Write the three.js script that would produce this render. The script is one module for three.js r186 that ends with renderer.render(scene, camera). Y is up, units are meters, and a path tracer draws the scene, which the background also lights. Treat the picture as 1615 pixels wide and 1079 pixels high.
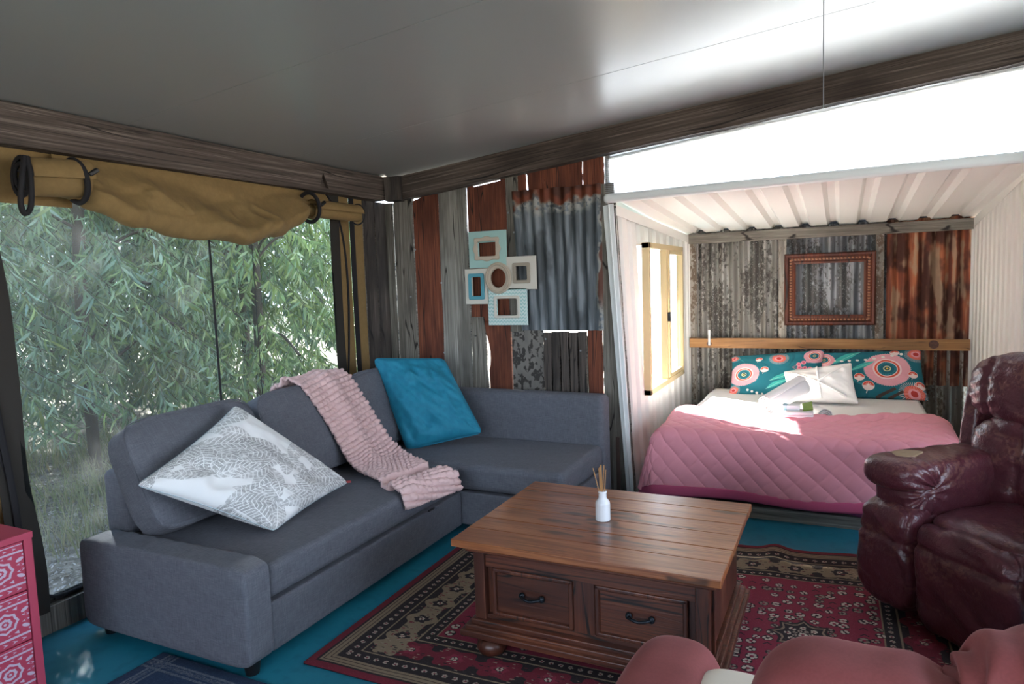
import * as THREE from 'three';
import { RoundedBoxGeometry } from 'three/addons/geometries/RoundedBoxGeometry.js';
import { mergeGeometries, mergeVertices, toCreasedNormals } from 'three/addons/utils/BufferGeometryUtils.js';
import { Brush, Evaluator, SUBTRACTION } from 'three-bvh-csg';

// ---------------------------------------------------------------- camera, sky, sun, exposure
const scene = new THREE.Scene();
const camera = new THREE.PerspectiveCamera(THREE.MathUtils.radToDeg(2 * Math.atan(539.5 / 1077)), 1615 / 1079, 0.05, 200);
camera.rotation.order = 'YXZ';
camera.position.set(0, 1.5, 0);
camera.rotation.set(...[-5.1465, 25.815, -1.9666].map(THREE.MathUtils.degToRad));
scene.add(camera);

const renderer = new THREE.WebGLRenderer({ antialias: true });
renderer.toneMapping = THREE.LinearToneMapping;
renderer.toneMappingExposure = 2.45;
renderer.shadowMap.enabled = true;
{ // bright, thinly veiled late-afternoon sky: one smooth gradient from horizon to zenith
  const w = 32, h = 64, d = new Float32Array(w * h * 4);
  for (let j = 0; j < h; j++) for (let i = 0; i < w; i++) {
    const e = Math.sin(((j + 0.5) / h - 0.5) * Math.PI), t = Math.pow(Math.max(0, e), 0.5), k = (j * w + i) * 4;
    const hz = [3.3, 3.45, 3.6], ze = [1.7, 2.35, 3.4];
    for (let c = 0; c < 3; c++) d[k + c] = hz[c] + (ze[c] - hz[c]) * t;
    d[k + 3] = 1;
  }
  const t = new THREE.DataTexture(d, w, h, THREE.RGBAFormat, THREE.FloatType);
  t.mapping = THREE.EquirectangularReflectionMapping; t.magFilter = t.minFilter = THREE.LinearFilter; t.needsUpdate = true;
  scene.background = t;
}
const sun = new THREE.DirectionalLight(new THREE.Color(1, 0.95, 0.87), 44);
sun.position.set(-0.68 * 14, 0.55 * 14, -0.38 * 14); sun.target.position.set(0, 0, -3);
sun.position.add(sun.target.position);
sun.castShadow = true; sun.shadow.radius = 2; sun.shadow.mapSize.set(4096, 4096);
Object.assign(sun.shadow.camera, { left: -9, right: 9, top: 9, bottom: -9, near: 0.5, far: 40 });
scene.add(sun, sun.target);

// ---------------------------------------------------------------- helpers
const PI = Math.PI, R = THREE.MathUtils.degToRad, V = (x, y, z) => new THREE.Vector3(x, y, z);
const lerp = (a, b, t) => a + (b - a) * t, clamp = (x, a = 0, b = 1) => Math.min(b, Math.max(a, x));
const smooth = (a, b, x) => { const t = clamp((x - a) / (b - a)); return t * t * (3 - 2 * t); };
function rng(s) { return () => { s = (s + 0x6d2b79f5) | 0; let t = Math.imul(s ^ (s >>> 15), 1 | s); t = (t + Math.imul(t ^ (t >>> 7), 61 | t)) ^ t; return ((t ^ (t >>> 14)) >>> 0) / 4294967296; }; }
const hash = (x, y, s) => { let h = Math.imul(x | 0, 374761393) + Math.imul(y | 0, 668265263) + Math.imul(s | 0, 1442695041); h = Math.imul(h ^ (h >>> 13), 1274126177); return ((h ^ (h >>> 16)) >>> 0) / 4294967296; };
function vn(x, y, s = 0, px = 1 << 20, py = 1 << 20) { // value noise that repeats after px, py cells
  const ix = Math.floor(x), iy = Math.floor(y), fx = x - ix, fy = y - iy, u = fx * fx * (3 - 2 * fx), v = fy * fy * (3 - 2 * fy);
  const m = (a, p) => ((a % p) + p) % p, x0 = m(ix, px), x1 = m(ix + 1, px), y0 = m(iy, py), y1 = m(iy + 1, py);
  return lerp(lerp(hash(x0, y0, s), hash(x1, y0, s), u), lerp(hash(x0, y1, s), hash(x1, y1, s), u), v);
}
function fbm(x, y, s = 0, oct = 4, px = 1 << 16, py = 1 << 16) { let a = 0.5, r = 0, n = 0; for (let i = 0; i < oct; i++) { r += a * vn(x, y, s + i * 17, px, py); n += a; a *= 0.5; x *= 2; y *= 2; px *= 2; py *= 2; } return r / n; }
const n3 = (p, f, s = 0) => (vn(p.x * f + 31.7, p.y * f + p.z * f * 0.73, s) + vn(p.z * f + 11.3, p.y * f - p.x * f * 0.61, s + 5) - 1);
const hex = (c) => [(c >> 16) / 255, ((c >> 8) & 255) / 255, (c & 255) / 255];
const mixc = (a, b, t) => [lerp(a[0], b[0], t), lerp(a[1], b[1], t), lerp(a[2], b[2], t)];
function wrapTex(t, sx, sy, srgb) { t.wrapS = t.wrapT = THREE.RepeatWrapping; t.magFilter = t.minFilter = THREE.LinearFilter; t.repeat.set(1 / sx, 1 / sy); if (srgb) t.colorSpace = THREE.SRGBColorSpace; t.needsUpdate = true; return t; }
// a texture of sx by sy metres; fn(u, v) -> sRGB colour, or a height when it returns a number
function tex(w, h, sx, sy, fn) {
  const d = new Uint8Array(w * h * 4); let srgb = true;
  for (let j = 0; j < h; j++) for (let i = 0; i < w; i++) {
    const c = fn((i + 0.5) / w, (j + 0.5) / h), k = (j * w + i) * 4;
    if (typeof c === 'number') { srgb = false; d[k] = d[k + 1] = d[k + 2] = clamp(c) * 255; } else { d[k] = clamp(c[0]) * 255; d[k + 1] = clamp(c[1]) * 255; d[k + 2] = clamp(c[2]) * 255; }
    d[k + 3] = 255;
  }
  return wrapTex(new THREE.DataTexture(d, w, h), sx, sy, srgb);
}
function canvasTex(w, h, sx, sy, draw) { const c = document.createElement('canvas'); c.width = w; c.height = h; draw(c.getContext('2d'), w, h); return wrapTex(new THREE.CanvasTexture(c), sx, sy, true); }
const M = (color, roughness = 0.8, o = {}) => new THREE.MeshPhysicalMaterial({ color, roughness, ...o });

// geometry
function at(g, x = 0, y = 0, z = 0, rx = 0, ry = 0, rz = 0, s = 1) {
  const m = new THREE.Matrix4().compose(V(x, y, z), new THREE.Quaternion().setFromEuler(new THREE.Euler(rx, ry, rz)), typeof s === 'number' ? V(s, s, s) : s);
  return g.clone().applyMatrix4(m);
}
function metreUV(g, swap = false, ou = 0, ov = 0) { // uv in metres from the face each triangle looks along
  const q = g.index ? g.toNonIndexed() : g, p = q.attributes.position, uv = new Float32Array(p.count * 2), a = V(), b = V(), c = V();
  for (let i = 0; i < p.count; i += 3) {
    a.fromBufferAttribute(p, i); b.fromBufferAttribute(p, i + 1); c.fromBufferAttribute(p, i + 2);
    const n = b.clone().sub(a).cross(c.clone().sub(a)), x = Math.abs(n.x), y = Math.abs(n.y), z = Math.abs(n.z);
    for (let k = 0; k < 3; k++) {
      const v = [a, b, c][k]; let s = y >= x && y >= z ? [v.x, v.z] : x >= z ? [v.z, v.y] : [v.x, v.y];
      if (swap) s = y >= x && y >= z ? [v.z, v.x] : x >= z ? [v.y, v.z] : [v.y, v.x];
      uv[(i + k) * 2] = s[0] + ou; uv[(i + k) * 2 + 1] = s[1] + ov;
    }
  }
  q.setAttribute('uv', new THREE.BufferAttribute(uv, 2)); return q;
}
const rbox = (w, h, d, r = 0.004, seg = 2) => new RoundedBoxGeometry(w, h, d, seg, Math.min(r, w / 2.01, h / 2.01, d / 2.01));
const bx = (x0, x1, y0, y1, z0, z1, r = 0.004, seg = 2) => at(rbox(Math.abs(x1 - x0), Math.abs(y1 - y0), Math.abs(z1 - z0), r, seg), (x0 + x1) / 2, (y0 + y1) / 2, (z0 + z1) / 2);
function merge(list) { return mergeGeometries(list.map((g) => { const q = g.index ? g.toNonIndexed() : g; for (const k of Object.keys(q.attributes)) if (!['position', 'normal', 'uv'].includes(k)) q.deleteAttribute(k); return q; })); }
const tube = (pts, r, n = 40, rs = 8, closed = false) => new THREE.TubeGeometry(new THREE.CatmullRomCurve3(pts.map((p) => (p.isVector3 ? p : V(...p))), closed), n, r, rs, closed);
const cyl = (r0, r1, h, n = 20) => new THREE.CylinderGeometry(r0, r1, h, n);
// sheet with thickness over fn(u, v) -> Vector3; us, vs: numbers of steps or lists of parameters
function shell(fn, us, vs, t, uvfn, crease) {
  const U = Array.isArray(us) ? us : Array.from({ length: us + 1 }, (_, i) => i / us), W = Array.isArray(vs) ? vs : Array.from({ length: vs + 1 }, (_, i) => i / vs), nu = U.length, nv = W.length;
  const P = U.map((u) => W.map((v) => fn(u, v))), pos = [], uv = [], idx = [], a = V(), b = V();
  for (const side of [1, -1]) for (let i = 0; i < nu; i++) for (let j = 0; j < nv; j++) {
    a.subVectors(P[Math.min(i + 1, nu - 1)][j], P[Math.max(i - 1, 0)][j]); b.subVectors(P[i][Math.min(j + 1, nv - 1)], P[i][Math.max(j - 1, 0)]);
    const n = a.cross(b).normalize().multiplyScalar((side * t) / 2), p = P[i][j];
    pos.push(p.x + n.x, p.y + n.y, p.z + n.z); uv.push(...(uvfn ? uvfn(U[i], W[j], p) : [U[i], W[j]]));
  }
  const N = nu * nv, id = (i, j) => i * nv + j, quad = (p, q, r, s) => idx.push(p, q, r, p, r, s);
  for (let i = 0; i < nu - 1; i++) for (let j = 0; j < nv - 1; j++) { quad(id(i, j), id(i + 1, j), id(i + 1, j + 1), id(i, j + 1)); quad(N + id(i, j), N + id(i, j + 1), N + id(i + 1, j + 1), N + id(i + 1, j)); }
  for (let i = 0; i < nu - 1; i++) { quad(id(i, 0), N + id(i, 0), N + id(i + 1, 0), id(i + 1, 0)); quad(id(i, nv - 1), id(i + 1, nv - 1), N + id(i + 1, nv - 1), N + id(i, nv - 1)); }
  for (let j = 0; j < nv - 1; j++) { quad(id(0, j), id(0, j + 1), N + id(0, j + 1), N + id(0, j)); quad(id(nu - 1, j), N + id(nu - 1, j), N + id(nu - 1, j + 1), id(nu - 1, j + 1)); }
  let g = new THREE.BufferGeometry(); g.setAttribute('position', new THREE.Float32BufferAttribute(pos, 3)); g.setAttribute('uv', new THREE.Float32BufferAttribute(uv, 2)); g.setIndex(idx);
  if (crease) g = toCreasedNormals(g, crease); else g.computeVertexNormals();
  return g;
}
// closed soft body: a cube rounded by a power, then moved by disp(p, n) along its normal
function puff(w, h, d, k = 4, n = 16, disp, post) {
  let g = new THREE.BoxGeometry(2, 2, 2, n, n, n); g.deleteAttribute('uv'); g.deleteAttribute('normal'); g = mergeVertices(g, 1e-4);
  const p = g.attributes.position, v = V();
  const ks = Array.isArray(k) ? k : [k, k, k];
  for (let i = 0; i < p.count; i++) {
    v.fromBufferAttribute(p, i);
    for (const c of ['x', 'y', 'z']) v[c] = Math.sin(v[c] * PI / 4) / Math.sin(PI / 4);
    const K = (ks[0] + ks[1] + ks[2]) / 3, s = Math.pow(Math.abs(v.x) ** ks[0] + Math.abs(v.y) ** ks[1] + Math.abs(v.z) ** ks[2], 1 / K);
    v.divideScalar(s); p.setXYZ(i, v.x * w / 2, v.y * h / 2, v.z * d / 2);
  }
  g.computeVertexNormals();
  if (disp) { const nn = g.attributes.normal, q = V(), m = V(); for (let i = 0; i < p.count; i++) { q.fromBufferAttribute(p, i); m.fromBufferAttribute(nn, i); const t = disp(q, m); if (typeof t === 'number') q.addScaledVector(m, t); else q.copy(t); p.setXYZ(i, q.x, q.y, q.z); } }
  if (post) { const q = V(); for (let i = 0; i < p.count; i++) { q.fromBufferAttribute(p, i); post(q); p.setXYZ(i, q.x, q.y, q.z); } }
  g.computeVertexNormals();
  return smoothUV(g);
}
function smoothUV(g) { // metre uv per face, smooth normals kept
  return metreUV(g.index ? g.toNonIndexed() : g);
}
// cushion between four corners (in order), thickness T
function cushion(c, T, n = 28, wr = 0.004, seed = 1, pinch = 0.07, uvs = [1, 1], ce = 40) {
  const C = c.map((q) => (q.isVector3 ? q : V(...q))), nrm = C[1].clone().sub(C[0]).cross(C[3].clone().sub(C[0])).normalize(), pos = [], uv = [], idx = [];
  const P = (u, v) => { // pulled-in edges
    let a = u * 2 - 1, b = v * 2 - 1; const m = Math.max(Math.abs(a), Math.abs(b)), k = m ? 1 / Math.pow((Math.abs(a) / m) ** ce + (Math.abs(b) / m) ** ce, 1 / ce) : 1; a *= k; b *= k;
    const uu = (a * (1 - pinch * (1 - b * b)) + 1) / 2, vv = (b * (1 - pinch * (1 - a * a)) + 1) / 2, top = C[0].clone().lerp(C[1], uu), bot = C[3].clone().lerp(C[2], uu); return top.lerp(bot, vv);
  };
  for (const s of [1, -1]) for (let i = 0; i <= n; i++) for (let j = 0; j <= n; j++) {
    const u = (1 - Math.cos((i / n) * PI)) / 2, v = (1 - Math.cos((j / n) * PI)) / 2, a = u * 2 - 1, b = v * 2 - 1;
    const e = Math.pow(Math.max(0, (1 - a * a) * (1 - b * b)), 0.42), edge = smooth(0, 0.25, 1 - Math.max(Math.abs(a), Math.abs(b)));
    const wv = wr * edge * ((fbm(u * 5 + seed * 7, v * 5, seed, 3) - 0.5) * 2.2 + 1.6 * (fbm(u * 2 + v * 9 + seed, v * 2 - u * 7, seed + 9, 3) - 0.5));
    const p = P(u, v).addScaledVector(nrm, s * (e * T / 2 + wv + 0.002));
    pos.push(p.x, p.y, p.z); uv.push(u * uvs[0], (1 - v) * uvs[1]);
  }
  const N = (n + 1) * (n + 1), id = (i, j) => i * (n + 1) + j;
  for (let i = 0; i < n; i++) for (let j = 0; j < n; j++) {
    idx.push(id(i, j), id(i + 1, j + 1), id(i + 1, j), id(i, j), id(i, j + 1), id(i + 1, j + 1));
    idx.push(N + id(i, j), N + id(i + 1, j), N + id(i + 1, j + 1), N + id(i, j), N + id(i + 1, j + 1), N + id(i, j + 1));
  }
  for (let i = 0; i < n; i++) for (const [p, q] of [[id(i, 0), id(i + 1, 0)], [id(i + 1, n), id(i, n)], [id(0, i + 1), id(0, i)], [id(n, i), id(n, i + 1)]]) idx.push(p, q, N + q, p, N + q, N + p);
  const g = new THREE.BufferGeometry(); g.setAttribute('position', new THREE.Float32BufferAttribute(pos, 3)); g.setAttribute('uv', new THREE.Float32BufferAttribute(uv, 2)); g.setIndex(idx);
  // make sure faces look outwards
  const f = V(); const A = V(pos[0 + 3 * id(n >> 1, n >> 1)], pos[1 + 3 * id(n >> 1, n >> 1)], pos[2 + 3 * id(n >> 1, n >> 1)]), B = V(...pos.slice(3 * id((n >> 1) + 1, (n >> 1) + 1), 3 * id((n >> 1) + 1, (n >> 1) + 1) + 3)), D = V(...pos.slice(3 * id((n >> 1) + 1, n >> 1), 3 * id((n >> 1) + 1, n >> 1) + 3));
  f.subVectors(B, A).cross(V().subVectors(D, A)); if (f.dot(nrm) < 0) for (let i = 0; i < idx.length; i += 3) { const t = idx[i]; idx[i] = idx[i + 1]; idx[i + 1] = t; }
  g.setIndex(idx); g.computeVertexNormals(); return g;
}
function cushionEdge(c, r, pinch = 0.07, ce = 40, n = 24) { // piping round a cushion
  const C = c.map((q) => (q.isVector3 ? q : V(...q))), pts = [];
  const P = (a0, b0) => { const k = 1 / Math.pow(Math.abs(a0) ** ce + Math.abs(b0) ** ce, 1 / ce), a = a0 * k, b = b0 * k; const uu = (a * (1 - pinch * (1 - b * b)) + 1) / 2, vv = (b * (1 - pinch * (1 - a * a)) + 1) / 2; return C[0].clone().lerp(C[1], uu).lerp(C[3].clone().lerp(C[2], uu), vv); };
  for (let k = 0; k < 4; k++) for (let i = 0; i < n; i++) { const t = (i / n) * 2 - 1; pts.push(k === 0 ? P(t, -1) : k === 1 ? P(1, t) : k === 2 ? P(-t, 1) : P(-1, -t)); }
  return tube(pts, r, 200, 6, true);
}
function plankShape(tl, tr, bl, br, yt, yb, seed, rough = 0.003, n = 14) {
  const q = rng(seed), s = new THREE.Shape(), L = [], Rr = [];
  for (let i = 0; i <= n; i++) { const t = i / n, y = lerp(yb, yt, t); L.push([lerp(bl, tl, t) + (i && i < n ? (q() - 0.5) * 2 * rough : 0), y]); Rr.push([lerp(br, tr, t) + (i && i < n ? (q() - 0.5) * 2 * rough : 0), y]); }
  s.moveTo(...L[0]); for (const p of Rr) s.lineTo(...p); for (const p of L.reverse()) s.lineTo(...p); return s;
}
const extrude = (s, d, b = 0.002) => new THREE.ExtrudeGeometry(s, { depth: d - 2 * b, bevelEnabled: b > 0, bevelThickness: b, bevelSize: b, bevelOffset: -b, bevelSegments: 1, curveSegments: 24 });
function roughBox(x0, x1, y0, y1, z0, z1, amp, seed, cell = 0.06) { // old hewn timber
  const W = x1 - x0, H = y1 - y0, D = z1 - z0, c = (a) => Math.max(2, Math.round(Math.abs(a) / cell));
  const g = new THREE.BoxGeometry(W, H, D, c(W), Math.max(4, c(H)), Math.max(3, c(D))), p = g.attributes.position, v = V();
  for (let i = 0; i < p.count; i++) { v.fromBufferAttribute(p, i); const o = (f, s) => n3(v, f, s) * amp + n3(v, f * 4, s + 3) * amp * 0.4; v.set(v.x + (W > 1 ? 0 : o(3, seed)), v.y + (H > 1 ? 0 : o(3, seed + 1)), v.z + (D > 1 ? 0 : o(3, seed + 2))); p.setXYZ(i, v.x + (x0 + x1) / 2, v.y + (y0 + y1) / 2, v.z + (z0 + z1) / 2); }
  return toCreasedNormals(metreUV(g), 0.9);
}
// naming
const counts = {}, partCounts = new WeakMap();
const numbered = (n) => { const k = (counts[n] = (counts[n] ?? -1) + 1); return k ? n + '_' + String(k).padStart(3, '0') : n; };
const shade = (o) => { o.traverse((c) => { if (c.isMesh) { c.castShadow = c.receiveShadow = true; } }); return o; };
function thing(name, label, category, pos = [0, 0, 0], turn = 0, group) { const o = new THREE.Group(); o.name = numbered(name); o.position.set(...pos); o.rotation.y = turn; o.userData = { label, category }; if (group) o.userData.group = group; scene.add(o); return o; }
function part(name, g, m, parent, label) {
  if (!partCounts.has(parent)) partCounts.set(parent, {});
  const used = partCounts.get(parent), k = (used[name] = (used[name] ?? -1) + 1), o = new THREE.Mesh(g, m);
  o.name = k ? name + '_' + String(k).padStart(3, '0') : name; if (label) o.userData.label = label; o.castShadow = o.receiveShadow = true; parent.add(o); return o;
}
function struct(name, g, m) { const o = g ? new THREE.Mesh(g, m) : new THREE.Group(); o.name = name; o.userData.kind = 'structure'; o.castShadow = o.receiveShadow = true; scene.add(o); return o; }
function single(name, label, category, g, m, group) { const o = new THREE.Mesh(g, m); o.name = numbered(name); o.userData = { label, category }; if (group) o.userData.group = group; o.castShadow = o.receiveShadow = true; scene.add(o); return o; }
function stuff(name, label, g, m, list, parent, colors) { // many copies as one object; list of Matrix4
  const o = new THREE.InstancedMesh(g, m, list.length); list.forEach((q, i) => o.setMatrixAt(i, q)); if (colors) colors.forEach((c, i) => o.setColorAt(i, c));
  o.name = parent ? name : numbered(name); o.userData.kind = 'stuff'; if (label) o.userData.label = label; o.castShadow = o.receiveShadow = true; (parent ?? scene).add(o); return o;
}

// ---------------------------------------------------------------- textures and materials
const grainH = (u, v, s, k = 14) => 0.6 * fbm(u * k * 4, v * 3, s, 4, k * 4, 3) + 0.4 * fbm(u * k * 16, v * 8, s + 3, 3, k * 16, 8);
const crack = (u, v, s) => { const w = fbm(u * 3, v * 2, s + 40, 2, 3, 2) * 0.5, c = Math.abs(vn(u * 18 + w * 6, v * 2.0, s + 50, 1 << 20, 2) - 0.5); return smooth(0.035, 0.0, c) * smooth(0.42, 0.6, vn(u * 9, v * 3, s + 60, 9, 3)); };
function woodTex(sx, sy, s, lo, mid, hi, stain, stainAmt, w = 384, h = 768) {
  return tex(w, h, sx, sy, (u, v) => {
    const g = grainH(u, v, s), b = fbm(u * 4, v * 3, s + 70, 4, 4, 3);
    let c = g < 0.5 ? mixc(lo, mid, smooth(0.2, 0.5, g)) : mixc(mid, hi, smooth(0.5, 0.75, g));
    c = mixc(c, stain, stainAmt * smooth(0.45, 0.75, b)); return mixc(c, [0.06, 0.05, 0.045], 0.85 * crack(u, v, s));
  });
}
const grainBump = tex(384, 768, 0.5, 1, (u, v) => grainH(u, v, 5) - 0.6 * crack(u, v, 5));
const T = {
  grey: woodTex(0.5, 1.1, 11, hex(0x4d4a44), hex(0x77736a), hex(0x99958b), hex(0x54504a), 0.6),
  greyLight: woodTex(0.5, 1.3, 23, hex(0x625f58), hex(0x8c8a82), hex(0xaaa8a0), hex(0x5d5a54), 0.75),
  red: woodTex(0.5, 1.2, 31, hex(0x4f2a1e), hex(0x74402c), hex(0x8d553c), hex(0x4a2519), 0.7),
  dark: woodTex(0.5, 1.0, 47, hex(0x2c2825), hex(0x4c4540), hex(0x675d55), hex(0x262220), 0.7),
  beam: woodTex(0.5, 1.6, 53, hex(0x2b2521), hex(0x544a43), hex(0x7a6f66), hex(0x332a25), 0.8),
  pine: woodTex(0.4, 1.2, 61, hex(0x8a6038), hex(0xa97a4a), hex(0xbd905c), hex(0x7c5734), 0.5),
  table: tex(512, 512, 0.5, 1.0, (u, v) => {
    const g = grainH(u, v, 83, 6), b = fbm(u * 5, v * 4, 84, 4, 5, 4), k = smooth(0.72, 0.84, vn(u * 7, v * 5, 88, 7, 5)) * smooth(0.35, 0.6, fbm(u * 20, v * 6, 89, 3, 20, 6));
    let c = mixc(hex(0x7a4428), hex(0xa86a40), smooth(0.25, 0.7, g)); c = mixc(c, hex(0x874b2b), smooth(0.4, 0.7, b) * 0.6);
    return mixc(c, hex(0x3a2418), 0.75 * k);
  }),
  tableDark: woodTex(0.5, 1.0, 91, hex(0x40201a), hex(0x5f3322), hex(0x77452d), hex(0x381c14), 0.6),
};
const zinc = (s, a, b, c, amt) => tex(768, 1024, 0.9, 1.8, (u, v) => {
  const st = fbm(u * 44, v * 5, s, 3, 44, 5), bl = fbm(u * 10, v * 7, s + 5, 4, 10, 7), fl = fbm(u * 70, v * 90, s + 7, 3, 70, 90), sp = vn(u * 170, v * 200, s + 9, 170, 200);
  let k = mixc(a, b, smooth(0.3, 0.7, st)); k = mixc(k, c, amt * smooth(0.47, 0.58, bl * 0.45 + st * 0.25 + fl * 0.3)); return mixc(k, [0.88, 0.89, 0.89], 0.7 * smooth(0.8, 0.97, sp) * smooth(0.42, 0.6, bl));
});
T.zincDark = zinc(101, hex(0x77756f), hex(0xa3a29e), hex(0x3d3a36), 0.75);
T.zincMid = zinc(113, hex(0x72767a), hex(0xa3a8ad), hex(0x4c4c4a), 0.8);
T.zincEarth = zinc(127, hex(0x77726a), hex(0xa19c92), hex(0x5c4c3c), 0.8);
T.rust = tex(512, 1024, 0.9, 1.8, (u, v) => {
  const st = fbm(u * 34, v * 4, 141, 3, 34, 4), bl = fbm(u * 7, v * 9, 142, 4, 7, 9), b2 = fbm(u * 14, v * 14, 145, 3, 14, 14);
  let k = mixc(hex(0x6e3a2a), hex(0xb06a48), smooth(0.3, 0.7, st)); k = mixc(k, hex(0x3c2019), 0.8 * smooth(0.5, 0.68, bl)); return mixc(k, hex(0xa7937b), 0.75 * smooth(0.5, 0.64, b2 * 0.5 + st * 0.5));
});
// sheet on the main wall: blue-grey zinc, eaten by rust along its upper edge and its right side (u, v run over the whole sheet)
T.wallSheet = tex(768, 1024, 1, 1, (u, v) => {
  const st = fbm(u * 26, v * 4, 151, 3), bl = fbm(u * 6, v * 5, 152, 4), sp = fbm(u * 40, v * 50, 154, 2);
  let k = mixc(hex(0x4c5358), hex(0x757d83), smooth(0.3, 0.7, st)); k = mixc(k, hex(0x3a3f42), 0.7 * smooth(0.45, 0.65, bl));
  const e = v + 0.17 * (fbm(u * 7, v * 7, 157, 3) - 0.5);
  k = mixc(k, hex(0x9a9a93), 0.85 * smooth(0.8, 0.88, e) * smooth(0.3, 0.55, sp)); k = mixc(k, hex(0x6b3520), smooth(0.9, 0.93, e)); k = mixc(k, hex(0x2e1a12), 0.6 * smooth(0.95, 0.99, e));
  const r = u + 0.1 * (fbm(u * 5, v * 9, 158, 3) - 0.5) - 0.05 * smooth(0.4, 0.9, v); k = mixc(k, hex(0x9a988f), 0.7 * smooth(0.93, 0.95, r) * smooth(0.3, 0.5, sp)); return mixc(k, hex(0x4f2a1d), smooth(0.955, 0.975, r) * smooth(0.1, 0.3, v));
});
T.mottled = tex(256, 512, 0.3, 0.9, (u, v) => { const a = fbm(u * 14, v * 34, 161, 4, 14, 34), b = fbm(u * 5, v * 9, 163, 3, 5, 9); return mixc(mixc(hex(0x6b6763), hex(0x858179), b), hex(0x3b3733), smooth(0.5, 0.6, a)); });
T.floor = tex(512, 512, 2.4, 2.4, (u, v) => { const a = fbm(u * 10, v * 10, 171, 4, 10, 10), b = fbm(u * 70, v * 70, 173, 2, 70, 70), s = vn(u * 120, v * 120, 177, 120, 120); let k = mixc(hex(0x1d7388), hex(0x268298), a); k = mixc(k, hex(0x196a7e), 0.5 * smooth(0.5, 0.8, b)); return mixc(k, hex(0x6f9aa0), 0.3 * smooth(0.965, 1, s)); });
T.canvas = tex(256, 256, 0.12, 0.12, (u, v) => { const w = 0.5 + 0.25 * Math.sin(u * 2 * PI * 40) + 0.25 * Math.sin(v * 2 * PI * 40), n = fbm(u * 8, v * 8, 181, 3, 8, 8); return mixc(hex(0x77603a), hex(0x937a4e), w * 0.6 + n * 0.4); });
T.sofa = tex(512, 512, 0.25, 0.25, (u, v) => { const a = vn(u * 220, v * 14, 191, 220, 14), b = vn(u * 14, v * 220, 193, 14, 220), n = fbm(u * 8, v * 8, 195, 3, 8, 8); return mixc(hex(0x4e5159), hex(0x787b84), a * 0.42 + b * 0.42 + n * 0.16); });
T.sofaBump = tex(256, 256, 0.06, 0.06, (u, v) => 0.5 + 0.25 * Math.sin(u * 2 * PI * 32) * (0.6 + 0.4 * vn(u * 32, v * 32, 3, 32, 32)) + 0.25 * Math.sin(v * 2 * PI * 32));
T.velvet = tex(256, 256, 0.3, 0.3, (u, v) => mixc(hex(0x11718d), hex(0x1b86a2), fbm(u * 7, v * 7, 201, 4, 7, 7)));
T.leather = tex(768, 768, 0.7, 0.7, (u, v) => { const a = fbm(u * 8, v * 8, 211, 4, 8, 8), c = fbm(u * 60, v * 60, 213, 2, 60, 60), w = fbm(u * 5, v * 14, 219, 4, 5, 14); let k = mixc(hex(0x48222a), hex(0x66363d), a * 0.7 + c * 0.3); return mixc(k, hex(0x7a5848), 0.5 * smooth(0.6, 0.74, w) * smooth(0.4, 0.6, c)); });
T.leatherBump = tex(512, 512, 0.22, 0.22, (u, v) => { const a = Math.abs(fbm(u * 16, v * 16, 221, 3, 16, 16) - 0.5) * 2, b = vn(u * 90, v * 90, 225, 90, 90); return 0.75 * a + 0.15 * b; });
T.suede = tex(512, 512, 0.5, 0.5, (u, v) => mixc(hex(0x7c3d3d), hex(0x924c4b), fbm(u * 6, v * 9, 231, 4, 6, 9) * 0.7 + vn(u * 150, v * 150, 235, 150, 150) * 0.3));
T.white = tex(128, 128, 0.05, 0.05, (u, v) => { const w = 0.5 + 0.25 * Math.sin(u * 2 * PI * 24) + 0.25 * Math.sin(v * 2 * PI * 24); return mixc(hex(0xdedcdb), hex(0xf1f0ef), w); });
T.ground = tex(768, 768, 1.2, 1.2, (u, v) => { const a = fbm(u * 26, v * 26, 241, 4, 26, 26), b = fbm(u * 5, v * 5, 243, 3, 5, 5), c = vn(u * 90, v * 60, 247, 90, 60); let k = mixc(hex(0x5c5348), hex(0x8d8478), smooth(0.3, 0.7, a)); k = mixc(k, hex(0x6b6a4e), 0.5 * smooth(0.5, 0.7, b)); return mixc(k, hex(0xb4ada4), 0.6 * smooth(0.75, 0.95, c)); });
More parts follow.
